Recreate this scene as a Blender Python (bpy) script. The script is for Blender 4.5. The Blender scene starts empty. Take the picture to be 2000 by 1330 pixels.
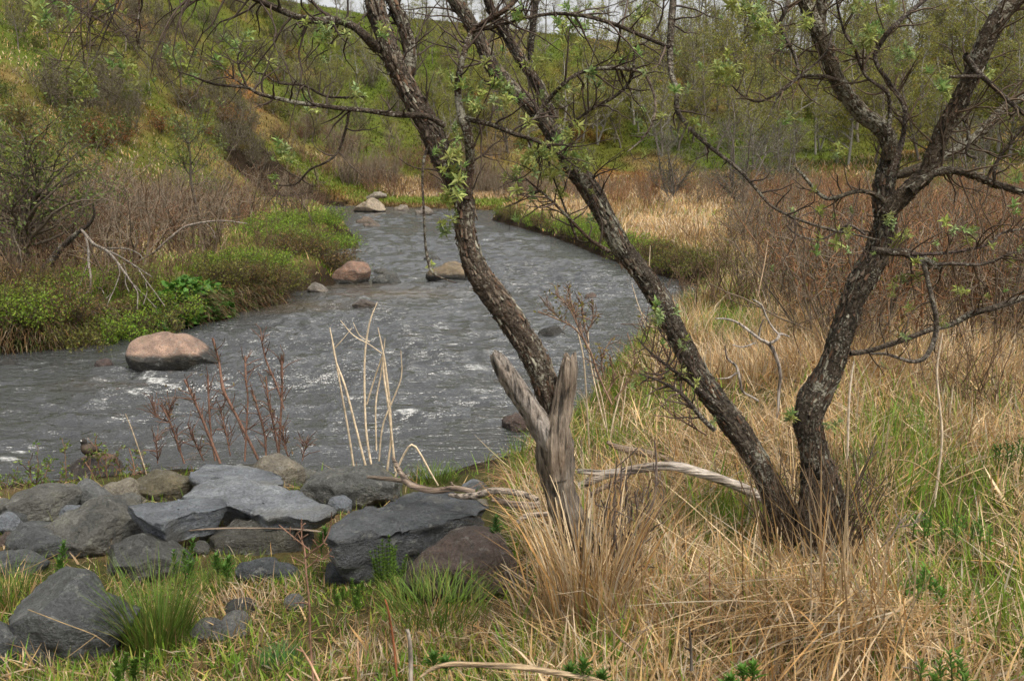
import bpy, math, random
import numpy as np
from math import radians, sin, cos, tan, pi, atan2, sqrt

random.seed(7)
RS = np.random.RandomState(11)
SC = bpy.context.scene
COL = SC.collection

# ------------------------------------------------------------------ camera, light, exposure
CAM = np.array([0.0, 0.0, 2.6]); PITCH = radians(9.78); FPX = 1944.0
cd = bpy.data.cameras.new('camera'); cam = bpy.data.objects.new('camera', cd); COL.objects.link(cam)
cd.sensor_width = 36.0; cd.lens = 36.0 * FPX / 2000.0; cd.clip_start = 0.05; cd.clip_end = 3000
cam.location = CAM; cam.rotation_euler = (pi / 2 - PITCH, 0, 0); SC.camera = cam
cd.dof.use_dof = True; cd.dof.focus_distance = 6.5; cd.dof.aperture_fstop = 9.0

SUN_EL, SUN_AZ = radians(60), radians(140)
world = bpy.data.worlds.new('World'); SC.world = world; world.use_nodes = True
nt = world.node_tree; bg = nt.nodes['Background']
sky = nt.nodes.new('ShaderNodeTexSky'); sky.sky_type = 'NISHITA'; sky.sun_disc = False
sky.sun_elevation = SUN_EL; sky.sun_rotation = SUN_AZ; sky.dust_density = 4.0; sky.air_density = 1.0
hs = nt.nodes.new('ShaderNodeHueSaturation'); hs.inputs['Saturation'].default_value = 0.06
nt.links.new(sky.outputs[0], hs.inputs['Color']); nt.links.new(hs.outputs[0], bg.inputs[0])
bg.inputs[1].default_value = 0.072
sd = bpy.data.lights.new('sun', 'SUN'); sun = bpy.data.objects.new('sun', sd); COL.objects.link(sun)
sd.energy = 1.5; sd.angle = radians(32); sd.color = (1.0, 0.91, 0.77)
sun.location = (5, -5, 30)
# sun direction matching the sky's azimuth (sky rotation 0 = +Y, clockwise)
sun.rotation_euler = (pi / 2 - SUN_EL, 0, pi - SUN_AZ)
vs = SC.view_settings
SC.display_settings.display_device = 'sRGB'
vs.view_transform = 'Standard'; vs.look = 'None'; vs.gamma = 1.0; vs.use_curve_mapping = False
vs.exposure = 1.5
SC.render.engine = 'CYCLES'
SC.cycles.max_bounces = 5; SC.cycles.diffuse_bounces = 3; SC.cycles.glossy_bounces = 3
SC.cycles.transparent_max_bounces = 4; SC.cycles.transmission_bounces = 3
SC.cycles.use_denoising = True

# ------------------------------------------------------------------ projection helpers
_F = np.array([0, cos(PITCH), -sin(PITCH)]); _U = np.array([0, sin(PITCH), cos(PITCH)])

def ray(px, py):
    d = _F + _U * ((665.0 - py) / FPX) + np.array([(px - 1000.0) / FPX, 0, 0])
    return d / d[1]

def P(px, py, Y):
    return CAM + ray(px, py) * Y

def G(px, py, z=0.0):
    d = ray(px, py); return CAM + d * ((z - CAM[2]) / d[2])

def proj(x, y, z):
    v0 = x - CAM[0]; v1 = y - CAM[1]; v2 = z - CAM[2]
    w = np.maximum(v1 * _F[1] + v2 * _F[2], 0.05)
    return 1000 + FPX * v0 / w, 665 - FPX * (v1 * _U[1] + v2 * _U[2]) / w

# ------------------------------------------------------------------ noise
def _h(ix, iy, iz, s):
    n = (ix.astype(np.int64) * 374761393 + iy.astype(np.int64) * 668265263 + iz.astype(np.int64) * 2147483647 + s * 974634777) & 0xFFFFFFFF
    n = ((n ^ (n >> 13)) * 1274126177) & 0xFFFFFFFF
    n = ((n ^ (n >> 16)) * 2246822519) & 0xFFFFFFFF
    return ((n ^ (n >> 15)) & 0xFFFFFF) / float(0xFFFFFF)

def noise3(x, y, z, s=0):
    x, y, z = np.broadcast_arrays(np.asarray(x, float), np.asarray(y, float), np.asarray(z, float))
    ix, iy, iz = np.floor(x), np.floor(y), np.floor(z)
    fx, fy, fz = x - ix, y - iy, z - iz
    fx = fx * fx * fx * (fx * (fx * 6 - 15) + 10); fy = fy * fy * fy * (fy * (fy * 6 - 15) + 10); fz = fz * fz * fz * (fz * (fz * 6 - 15) + 10)
    r = 0
    for a in (0, 1):
        wa = fx if a else 1 - fx
        for b in (0, 1):
            wb = fy if b else 1 - fy
            for c in (0, 1):
                r = r + wa * wb * (fz if c else 1 - fz) * _h(ix + a, iy + b, iz + c, s)
    return r * 2 - 1

def noise2(x, y, s=0):
    x, y = np.broadcast_arrays(np.asarray(x, float), np.asarray(y, float))
    ix, iy = np.floor(x), np.floor(y); z0 = np.zeros_like(ix)
    fx, fy = x - ix, y - iy
    fx = fx * fx * fx * (fx * (fx * 6 - 15) + 10); fy = fy * fy * fy * (fy * (fy * 6 - 15) + 10)
    r = (1 - fx) * (1 - fy) * _h(ix, iy, z0, s) + fx * (1 - fy) * _h(ix + 1, iy, z0, s) + (1 - fx) * fy * _h(ix, iy + 1, z0, s) + fx * fy * _h(ix + 1, iy + 1, z0, s)
    return r * 2 - 1

def fbm2(x, y, o=4, s=0):
    r = 0; a = 1.0; f = 1.0; t = 0
    for k in range(o):
        r = r + a * noise2(x * f + 17.3 * k, y * f - 9.1 * k, s + k); t += a; a *= .5; f *= 2.03
    return r / t

def fbm3(x, y, z, o=4, s=0):
    r = 0; a = 1.0; f = 1.0; t = 0
    for k in range(o):
        r = r + a * noise3(x * f + 7.7 * k, y * f, z * f - 3.1 * k, s + k); t += a; a *= .5; f *= 2.03
    return r / t

def sstep(a, b, x):
    t = np.clip((np.asarray(x, float) - a) / (b - a), 0, 1); return t * t * (3 - 2 * t)

# ------------------------------------------------------------------ mesh helpers
def mesh(name, V, quads=None, tris=None, col=None, mat=None, smooth=True, attrs=None):
    me = bpy.data.meshes.new(name); V = np.asarray(V, np.float32); n = len(V)
    me.vertices.add(n); me.vertices.foreach_set('co', V.ravel())
    nq = 0 if quads is None else len(quads); nt_ = 0 if tris is None else len(tris)
    loops = np.concatenate([np.asarray(quads, np.int32).ravel() if nq else np.zeros(0, np.int32), np.asarray(tris, np.int32).ravel() if nt_ else np.zeros(0, np.int32)])
    me.loops.add(len(loops)); me.loops.foreach_set('vertex_index', loops)
    st = np.concatenate([np.arange(nq) * 4, nq * 4 + np.arange(nt_) * 3]).astype(np.int32)
    me.polygons.add(nq + nt_); me.polygons.foreach_set('loop_start', st)
    if smooth: me.polygons.foreach_set('use_smooth', np.ones(nq + nt_, bool))
    me.update(calc_edges=True)
    if col is not None:
        c = np.ones((n, 4), np.float32); c[:, :3] = np.broadcast_to(np.asarray(col, np.float32), (n, 3))
        a = me.color_attributes.new('Col', 'FLOAT_COLOR', 'POINT'); a.data.foreach_set('color', c.ravel())
    for k, v in (attrs or {}).items():
        a = me.attributes.new(k, 'FLOAT', 'POINT'); a.data.foreach_set('value', np.asarray(v, np.float32))
    if mat is not None: me.materials.append(mat)
    return me

def link(name, me, parent=None, loc=None):
    o = bpy.data.objects.new(name, me); COL.objects.link(o)
    if parent is not None: o.parent = parent
    if loc is not None: o.location = loc
    return o

def tag(o, label=None, cat=None, group=None, kind=None):
    if label: o['label'] = label
    if cat: o['category'] = cat
    if group: o['group'] = group
    if kind: o['kind'] = kind
    return o

def thing(name, loc, label, cat, group=None):
    o = bpy.data.objects.new(name, None); COL.objects.link(o); o.location = loc; o.empty_display_size = .1
    return tag(o, label, cat, group)

class Geo:
    """collects vertices, faces and colours for one mesh"""
    def __init__(s): s.V = []; s.Q = []; s.T = []; s.C = []; s.n = 0
    def add(s, V, quads=None, tris=None, col=(1, 1, 1)):
        V = np.asarray(V, float).reshape(-1, 3)
        s.V.append(V); s.C.append(np.broadcast_to(np.asarray(col, float), V.shape))
        if quads is not None and len(quads): s.Q.append(np.asarray(quads) + s.n)
        if tris is not None and len(tris): s.T.append(np.asarray(tris) + s.n)
        s.n += len(V)
    def build(s, name, mat, smooth=True, off=None):
        V = np.concatenate(s.V)
        if off is not None: V = V - np.asarray(off)
        return mesh(name, V, np.concatenate(s.Q) if s.Q else None, np.concatenate(s.T) if s.T else None, np.concatenate(s.C), mat, smooth)

def unit(v):
    v = np.asarray(v, float); return v / np.maximum(np.linalg.norm(v, axis=-1, keepdims=True), 1e-9)

def add_tubes(g, paths, k=4, col=(1, 1, 1), jit=0.0):
    """paths: list of (pts (N,3), radii (N,)) ; one colour with a per-tube brightness jitter"""
    by = {}
    for p, r in paths: by.setdefault(len(p), []).append((p, r))
    for N, lst in by.items():
        Pn = np.array([a for a, _ in lst], float); R = np.array([b for _, b in lst], float); B = len(lst)
        T = unit(np.gradient(Pn, axis=1)); ov = unit(Pn[:, -1] - Pn[:, 0])
        ref = np.where(np.abs(ov[:, 2:3]) > .8, np.array([[1., .2, 0]]), np.array([[0, 0, 1.]]))[:, None, :]
        U = unit(np.cross(T, np.broadcast_to(ref, T.shape))); W = np.cross(T, U)
        a = np.arange(k) * 2 * pi / k
        ring = Pn[:, :, None, :] + R[:, :, None, None] * (U[:, :, None, :] * np.cos(a)[None, None, :, None] + W[:, :, None, :] * np.sin(a)[None, None, :, None])
        i, j = np.meshgrid(np.arange(N - 1), np.arange(k), indexing='ij'); j2 = (j + 1) % k
        q = np.stack([i * k + j, i * k + j2, (i + 1) * k + j2, (i + 1) * k + j], -1).reshape(-1, 4)
        Q = (q[None] + (np.arange(B) * N * k)[:, None, None]).reshape(-1, 4)
        c = np.asarray(col, float)
        jj = 1 + jit * RS.uniform(-1, 1, (B, 1, 1))
        C = np.broadcast_to(c * jj, (B, N * k, 3)).reshape(-1, 3)
        g.add(ring.reshape(-1, 3), Q, None, C)

def spline(pts, step):
    """Catmull-Rom through rows of pts (any width: xyz + radius), resampled by length"""
    p = np.asarray(pts, float)
    if len(p) == 2: p = np.array([p[0], (p[0] + p[1]) / 2, p[1]])
    q = np.vstack([2 * p[0] - p[1], p, 2 * p[-1] - p[-2]]); out = []
    for i in range(1, len(q) - 2):
        L = np.linalg.norm(q[i + 1, :3] - q[i, :3]); m = max(2, int(math.ceil(L / step)))
        t = (np.arange(m) / m)[:, None]
        out.append(.5 * (2 * q[i] + (q[i + 1] - q[i - 1]) * t + (2 * q[i - 1] - 5 * q[i] + 4 * q[i + 1] - q[i + 2]) * t ** 2 + (3 * q[i] - q[i - 1] - 3 * q[i + 1] + q[i + 2]) * t ** 3))
    out.append(p[-1:]); return np.vstack(out)

def bark_tube(g, sp, k, amp, col, seed, ridge=26.0, knots=None, flatend=False, flute=.0):
    """a limb with ridged bark: sp rows x,y,z,r"""
    N = len(sp); c = sp[:, :3]; r = sp[:, 3]
    T = unit(np.gradient(c, axis=0)); U = np.zeros_like(T)
    u = unit(np.cross(T[0], [0.3, 1, 0.1]))
    for i in range(N):
        u = unit(u - T[i] * np.dot(u, T[i])); U[i] = u
    W = np.cross(T, U); a = np.arange(k) * 2 * pi / k
    d = U[:, None] * np.cos(a)[None, :, None] + W[:, None] * np.sin(a)[None, :, None]
    s = np.concatenate([[0], np.cumsum(np.linalg.norm(np.diff(c, axis=0), axis=1))])[:, None]
    ca, sa = np.cos(a)[None], np.sin(a)[None]
    big = fbm3(ca * 1.3 + seed, sa * 1.3, s * 5 + 0 * ca, 3, seed)
    fine = fbm3(ca * ridge * .12 + seed * 3, sa * ridge * .12, s * 16 + 0 * ca, 3, seed + 5)
    ridg = 1 - 2 * np.abs(fbm3(ca * ridge * .16, sa * ridge * .16 + seed, s * 9 + 0 * ca, 2, seed + 9))
    fl = flute * np.cos(a * 5 + seed)[None] * 1.0
    rr = r[:, None] * (1 + amp * (0.9 * big + .55 * fine + .5 * ridg) + fl)
    if flatend: rr[-1] *= .1; rr[-2] *= .75
    V = c[:, None] + d * rr[:, :, None]
    if flatend:                                        # splintered broken end
        spl = noise3(np.cos(a) * 2.2 + seed, np.sin(a) * 2.2, 0 * a, seed) + .7 * noise3(np.cos(a) * 6, np.sin(a) * 6 + seed, 0 * a, seed + 1)
        for q, w in ((-1, .3), (-2, 1), (-3, .85), (-4, .6), (-5, .3)): V[q] += T[q] * (spl * w * r[q] * .9)[:, None]
    i, j = np.meshgrid(np.arange(N - 1), np.arange(k), indexing='ij'); j2 = (j + 1) % k
    Q = np.stack([i * k + j, i * k + j2, (i + 1) * k + j2, (i + 1) * k + j], -1).reshape(-1, 4)
    vv = np.clip(1 + .25 * big + .35 * ridg, .4, 1.7)
    g.add(V.reshape(-1, 3), Q, None, (np.asarray(col)[None, None] * vv[:, :, None]).reshape(-1, 3))

# ------------------------------------------------------------------ materials
def nodes(name):
    m = bpy.data.materials.new(name); m.use_nodes = True
    n = m.node_tree; b = n.nodes['Principled BSDF']; return m, n, b

def tex(n, kind, scale, coord, **kw):
    t = n.nodes.new('ShaderNodeTex' + kind); t.inputs['Scale'].default_value = scale
    for k, v in kw.items():
        t.inputs[k].default_value = v
    n.links.new(coord, t.inputs['Vector']); return t

def ramp(n, src, stops):
    r = n.nodes.new('ShaderNodeValToRGB'); e = r.color_ramp.elements
    while len(e) < len(stops): e.new(.5)
    for i, (p, c) in enumerate(stops):
        e[i].position = p; e[i].color = (*c, 1) if len(c) == 3 else c
    n.links.new(src, r.inputs[0]); return r.outputs[0]

def mix(n, fac, a, b, blend='MIX'):
    m = n.nodes.new('ShaderNodeMix'); m.data_type = 'RGBA'; m.blend_type = blend
    for s, v in ((m.inputs[0], fac), (m.inputs[6], a), (m.inputs[7], b)):
        if isinstance(v, (int, float)): s.default_value = v
        elif isinstance(v, tuple): s.default_value = (*v, 1)
        else: n.links.new(v, s)
    return m.outputs[2]

def bump(n, b, h, strength, dist):
    k = n.nodes.new('ShaderNodeBump'); k.inputs['Strength'].default_value = strength; k.inputs['Distance'].default_value = dist
    n.links.new(h, k.inputs['Height']); n.links.new(k.outputs[0], b.inputs['Normal']); return k

def colattr(n):
    a = n.nodes.new('ShaderNodeVertexColor'); a.layer_name = 'Col'; return a.outputs[0]

def objc(n): return n.nodes.new('ShaderNodeTexCoord').outputs['Object']

def m_leafy(name, trans=.38, rough=.55, var=.25):
    m, n, b = nodes(name); c = colattr(n); o = objc(n)
    t = tex(n, 'Noise', 9.0, o); v = ramp(n, t.outputs[0], [(.3, (1 - var,) * 3), (.7, (1 + var,) * 3)])
    cc = mix(n, 1.0, c, v, 'MULTIPLY'); n.links.new(cc, b.inputs['Base Color']); b.inputs['Roughness'].default_value = rough
    b.inputs['Specular IOR Level'].default_value = .25
    tr = n.nodes.new('ShaderNodeBsdfTranslucent'); n.links.new(cc, tr.inputs[0])
    mx = n.nodes.new('ShaderNodeMixShader'); mx.inputs[0].default_value = trans
    n.links.new(b.outputs[0], mx.inputs[1]); n.links.new(tr.outputs[0], mx.inputs[2])
    n.links.new(mx.outputs[0], n.nodes['Material Output'].inputs[0]); return m

def m_twig(name, rough=.8):
    m, n, b = nodes(name); c = colattr(n); o = objc(n)
    t = tex(n, 'Noise', 40.0, o, Detail=3.0); v = ramp(n, t.outputs[0], [(.3, (.65,) * 3), (.7, (1.35,) * 3)])
    n.links.new(mix(n, 1.0, c, v, 'MULTIPLY'), b.inputs['Base Color']); b.inputs['Roughness'].default_value = rough
    b.inputs['Specular IOR Level'].default_value = .25; return m

def m_bark(name, lichen=.5, lc=(.30, .285, .23), moss=.0):
    m, n, b = nodes(name); c = colattr(n); o = objc(n)
    f = tex(n, 'Noise', 55.0, o, Detail=6.0, Roughness=.65)
    v = ramp(n, f.outputs[0], [(.32, (.3,) * 3), (.52, (.9,) * 3), (.7, (2.0,) * 3)])
    base = mix(n, 1.0, c, v, 'MULTIPLY')
    red = tex(n, 'Noise', 7.0, o, Detail=3.0)
    base = mix(n, ramp(n, red.outputs[0], [(.60, (0, 0, 0)), (.72, (.4,) * 3)]), base, (.10, .055, .03))
    big = tex(n, 'Noise', 4.5, o, Detail=2.0); sm = tex(n, 'Noise', 34.0, o, Detail=4.0, Roughness=.6)
    vo = tex(n, 'Voronoi', 30.0, o); 
    mm = n.nodes.new('ShaderNodeMath'); mm.operation = 'MULTIPLY_ADD'; n.links.new(big.outputs[0], mm.inputs[0]); mm.inputs[1].default_value = .8; n.links.new(sm.outputs[0], mm.inputs[2])
    lo = 1.13 - lichen * .16
    mr = n.nodes.new('ShaderNodeMapRange'); n.links.new(mm.outputs[0], mr.inputs[0]); mr.inputs[1].default_value = lo; mr.inputs[2].default_value = lo + .07; mr.inputs[4].default_value = .9; lm = mr.outputs[0]
    lcol = ramp(n, sm.outputs[0], [(.4, (lc[0] * .7, lc[1] * .68, lc[2] * .5)), (.7, lc)])
    base = mix(n, lm, base, lcol)
    fk = tex(n, 'Noise', 95.0, o, Detail=3.0, Roughness=.6); m2 = n.nodes.new('ShaderNodeMath'); m2.operation = 'MULTIPLY_ADD'; n.links.new(big.outputs[0], m2.inputs[0]); m2.inputs[1].default_value = .7; n.links.new(fk.outputs[0], m2.inputs[2])
    mr2 = n.nodes.new('ShaderNodeMapRange'); n.links.new(m2.outputs[0], mr2.inputs[0]); mr2.inputs[1].default_value = lo - .05 - .06 * lichen; mr2.inputs[2].default_value = lo + .02 - .06 * lichen; mr2.inputs[4].default_value = .85
    base = mix(n, mr2.outputs[0], base, (.33, .315, .26))
    n.links.new(base, b.inputs['Base Color']); b.inputs['Roughness'].default_value = .9; b.inputs['Specular IOR Level'].default_value = .2
    st = n.nodes.new('ShaderNodeMath'); st.operation = 'ADD'; n.links.new(f.outputs[0], st.inputs[0]); n.links.new(sm.outputs[0], st.inputs[1])
    bump(n, b, st.outputs[0], 1.0, .04); return m

def m_deadwood(name, sc=(1, 1, .12)):
    m, n, b = nodes(name); c = colattr(n); o = objc(n)
    mp = n.nodes.new('ShaderNodeMapping'); mp.inputs['Scale'].default_value = sc; n.links.new(o, mp.inputs[0])
    t = tex(n, 'Noise', 60.0, mp.outputs[0], Detail=5.0); t2 = tex(n, 'Noise', 8.0, o, Detail=4.0)
    v = ramp(n, t.outputs[0], [(.34, (.18,) * 3), (.46, (.85,) * 3), (.7, (1.45,) * 3)])
    v2 = ramp(n, t2.outputs[0], [(.35, (.7, .62, .55)), (.65, (1.15, 1.12, 1.1))])
    n.links.new(mix(n, 1.0, mix(n, 1.0, c, v, 'MULTIPLY'), v2, 'MULTIPLY'), b.inputs['Base Color']); b.inputs['Roughness'].default_value = .85
    bump(n, b, t.outputs[0], 1.0, .03); return m

def m_rock(name):
    m, n, b = nodes(name); c = colattr(n); o = objc(n)
    big = tex(n, 'Noise', 5.0, o, Detail=5.0, Roughness=.6); fine = tex(n, 'Noise', 60.0, o, Detail=6.0, Roughness=.7)
    v = ramp(n, big.outputs[0], [(.3, (.5, .5, .5)), (.5, (.95, .95, .95)), (.7, (1.6, 1.58, 1.5))])
    v2 = ramp(n, fine.outputs[0], [(.3, (.45,) * 3), (.7, (1.6,) * 3)])
    base = mix(n, 1.0, mix(n, 1.0, c, v, 'MULTIPLY'), v2, 'MULTIPLY')
    li = tex(n, 'Noise', 14.0, o, Detail=6.0, Roughness=.75)
    base = mix(n, ramp(n, li.outputs[0], [(.56, (0,) * 3), (.66, (.55,) * 3)]), base, (.27, .27, .245))
    mo = tex(n, 'Noise', 2.6, o, Detail=5.0)
    base = mix(n, ramp(n, mo.outputs[0], [(.56, (0,) * 3), (.68, (.6,) * 3)]), base, (.085, .068, .038))
    n.links.new(base, b.inputs['Base Color']); b.inputs['Roughness'].default_value = .5; b.inputs['Specular IOR Level'].default_value = .5
    mp = n.nodes.new('ShaderNodeMapping'); mp.inputs['Scale'].default_value = (1, 1, 2.2); mp.inputs['Rotation'].default_value = (.5, .6, .3); n.links.new(o, mp.inputs[0])
    st = tex(n, 'Noise', 7.0, mp.outputs[0], Detail=7.0, Roughness=.7)
    a = n.nodes.new('ShaderNodeMath'); a.operation = 'MULTIPLY_ADD'; n.links.new(fine.outputs[0], a.inputs[0]); a.inputs[1].default_value = .3; n.links.new(st.outputs[0], a.inputs[2])
    bump(n, b, a.outputs[0], 1.0, .07); return m

def m_ground():
    m, n, b = nodes('ground_thatch'); c = colattr(n); o = objc(n)
    t = tex(n, 'Noise', 1.2, o, Detail=8.0, Roughness=.7); t2 = tex(n, 'Noise', 30.0, o, Detail=5.0, Roughness=.7)
    v = ramp(n, t.outputs[0], [(.3, (.6, .62, .6)), (.7, (1.4, 1.36, 1.3))]); v2 = ramp(n, t2.outputs[0], [(.3, (.6,) * 3), (.7, (1.4,) * 3)])
    n.links.new(mix(n, 1.0, mix(n, 1.0, c, v, 'MULTIPLY'), v2, 'MULTIPLY'), b.inputs['Base Color']); b.inputs['Roughness'].default_value = .95
    b.inputs['Specular IOR Level'].default_value = .1
    bump(n, b, t2.outputs[0], .8, .04); return m

def m_water():
    m, n, b = nodes('stream_water'); o = objc(n)
    a = n.nodes.new('ShaderNodeAttribute'); a.attribute_name = 'foam'
    a2 = n.nodes.new('ShaderNodeAttribute'); a2.attribute_name = 'shallow'
    mp = n.nodes.new('ShaderNodeMapping'); mp.inputs['Scale'].default_value = (.8, 1.6, 1); n.links.new(o, mp.inputs[0])
    t = tex(n, 'Noise', 16.0, mp.outputs[0], Detail=6.0, Roughness=.75)
    s = n.nodes.new('ShaderNodeMath'); s.operation = 'MULTIPLY_ADD'; n.links.new(t.outputs[0], s.inputs[0]); s.inputs[1].default_value = 1.5; n.links.new(a.outputs['Fac'], s.inputs[2])
    fm = ramp(n, s.outputs[0], [(.0, (0, 0, 0)), (1.0, (1, 1, 1))])
    mr = n.nodes.new('ShaderNodeMapRange'); n.links.new(s.outputs[0], mr.inputs[0]); mr.inputs[1].default_value = 1.32; mr.inputs[2].default_value = 1.72; mr.inputs[4].default_value = .8
    dk = mix(n, a2.outputs['Fac'], (.036, .038, .039), (.06, .042, .018))
    n.links.new(mix(n, mr.outputs[0], dk, (.62, .63, .62)), b.inputs['Base Color'])
    rr = n.nodes.new('ShaderNodeMapRange'); n.links.new(mr.outputs[0], rr.inputs[0]); rr.inputs[3].default_value = .055; rr.inputs[4].default_value = .6
    n.links.new(rr.outputs[0], b.inputs['Roughness']); b.inputs['IOR'].default_value = 1.85
    mp2 = n.nodes.new('ShaderNodeMapping'); mp2.inputs['Scale'].default_value = (.5, 1.25, 1); n.links.new(o, mp2.inputs[0])
    r = tex(n, 'Noise', 8.0, mp2.outputs[0], Detail=4.0, Roughness=.6)
    bump(n, b, r.outputs[0], 1.0, .09); return m

M = dict(leaf=m_leafy('young_leaf', .35), grass=m_leafy('grass_blade', .3, .6, .25), twig=m_twig('twig_bark'), stalk=m_twig('dry_stalk', .6),
         bark=m_bark('grey_bark', .55), barkc=m_bark('lichened_bark', .75), dead=m_deadwood('weathered_wood'), deadx=m_deadwood('driftwood_grain', (.12, 1, 1)), rock=m_rock('stone'), ground=m_ground(), water=m_water())

# ------------------------------------------------------------------ the river outline and the terrain
RIV_PX = [(-900, 800), (-300, 715), (0, 690), (100, 682), (250, 655), (420, 628), (450, 612), (555, 592), (562, 570), (600, 566), (655, 556), (640, 530), (560, 505),
          (600, 487), (680, 470), (688, 462), (660, 450), (645, 432), (620, 420), (600, 412), (450, 404), (450, 396), (800, 406), (985, 412), (960, 430), (1050, 455), (1110, 474), (1200, 512), (1290, 540), (1375, 562),
          (1400, 585), (1380, 604), (1330, 612), (1260, 655), (1220, 700), (1165, 750), (1150, 800), (1080, 850), (1010, 885), (930, 905), (830, 935), (600, 925), (350, 915), (150, 935), (0, 948), (-400, 1000), (-900, 1060)]
RIV = np.array([G(a, b, 0)[:2] for a, b in RIV_PX])

def river_d(x, y):
    """signed distance to the river's edge, positive on land"""
    x = np.asarray(x, float); y = np.asarray(y, float); sh = x.shape; x = x.ravel(); y = y.ravel()
    best = np.full(x.shape, 1e9); inside = np.zeros(x.shape, bool)
    n = len(RIV)
    for i in range(n):
        ax, ay = RIV[i]; bx, by = RIV[(i + 1) % n]
        dx, dy = bx - ax, by - ay
        t = np.clip(((x - ax) * dx + (y - ay) * dy) / (dx * dx + dy * dy), 0, 1)
        best = np.minimum(best, (x - ax - t * dx) ** 2 + (y - ay - t * dy) ** 2)
        c = ((ay > y) != (by > y)) & (x < (bx - ax) * (y - ay) / (by - ay + 1e-12) + ax); inside ^= c
    d = np.sqrt(best); return np.where(inside, -d, d).reshape(sh)

YB = ([-900, -300, 0, 200, 400, 600, 800, 1000, 1500, 2000, 2900], [24, 31, 38, 44, 55, 68, 76, 78, 72, 62, 50])
RP = ([-900, -300, 0, 300, 500, 640, 700, 900, 1100, 1300, 1600, 1900, 2300, 2900], [-420, -330, -250, -120, -15, 10, 24, 42, 68, 94, 102, 92, 60, 40])
_rx = np.array(RP[0], float); _rd = np.interp(_rx, *YB) + 60
RZ = np.array([P(a, b, d)[2] for a, b, d in zip(RP[0], RP[1], _rd)])

def height(x, y, detail=True):
    x = np.asarray(x, float); y = np.asarray(y, float)
    d = river_d(x, y)
    u = np.clip(x / np.maximum(y, 4.0), -1, 1); px = 1000 + FPX * u / 1.0
    left = sstep(1.0, -3.0, x + .10 * (y - 12)) * sstep(9.5, 12.5, y)      # the far, left bank
    near = sstep(10, 7.5, y) * sstep(1.6, -.6, x)                          # the rocky shore below the camera
    h0 = .62 + .18 * sstep(9, 4, y) - .05 * left + .010 * np.clip(y - 14, 0, 60)
    far = sstep(56, 63, y) * sstep(17, 10, np.abs(x + 8)); h0 = h0 * (1 - far) + far * (.16 + .055 * np.maximum(d, 0))
    Ls = .55 - .28 * left + 2.2 * near
    z = np.where(d > 0, h0 * (1 - np.exp(-np.maximum(d, 0) / Ls)), -.55 * sstep(0, -1.6, d) - .02)
    if detail:
        z = z + np.where(d > 0, sstep(0, .6, d), 0) * (.07 * fbm2(x * 1.3, y * 1.3, 4, 3) + .10 * fbm2(x * .25, y * .25, 2, 8) * sstep(8, 20, y))
    yb = np.interp(px, *YB); yr = yb + 60; zr = np.interp(px, _rx, RZ)
    t = np.clip((y - yb) / 60.0, 0, 1)
    prof = (t ** 1.12) * (1 - .25 * sstep(.8, 1, t) * 0)
    hh = (zr - h0) * prof
    hh = hh - .06 * np.maximum(y - yr, 0) + sstep(0, .25, t) * sstep(1.0, .75, t) * (1.6 * fbm2(x * .045, y * .045, 3, 21) + .5 * fbm2(x * .2, y * .2, 3, 22))
    return z + np.where(y > yb, hh, 0)

def gz(x, y): return float(height(np.array([x]), np.array([y]))[0])

def ground_hit(px, py, lift=0.0):
    """first point where the sight line through a pixel meets the terrain (or the water)"""
    d = ray(px, py); t = np.geomspace(1.6, 170, 900)
    X = CAM[None] + d[None] * t[:, None]; h = np.maximum(height(X[:, 0], X[:, 1]), 0) + lift
    i = int(np.argmax(X[:, 2] < h))
    if i == 0: return X[-1]
    a = (X[i - 1, 2] - h[i - 1]); b = (h[i] - X[i, 2]); f = a / max(a + b, 1e-9)
    return X[i - 1] * (1 - f) + X[i] * f

def axis(brk):
    out = [brk[0][0]]
    for (a, s0), (b, s1) in zip(brk[:-1], brk[1:]):
        v = a; 
        while v < b - 1e-6:
            f = (v - a) / (b - a); v = min(b, v + s0 * (1 - f) + s1 * f); out.append(v)
    return np.array(out)

gx = axis([(-900, 120), (-120, 8), (-32, .8), (-6, .16), (-3.5, .07), (3.5, .07), (6, .16), (32, .8), (120, 8), (900, 120)])
gy = axis([(-200, 40), (-6, 1.0), (1.6, .12), (2.4, .06), (8.5, .07), (14, .14), (34, .35), (75, .9), (150, 1.6), (400, 25), (1200, 150)])
XX, YY = np.meshgrid(gx, gy); ZZ = height(XX, YY)
nx, ny = len(gx), len(gy)

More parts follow.
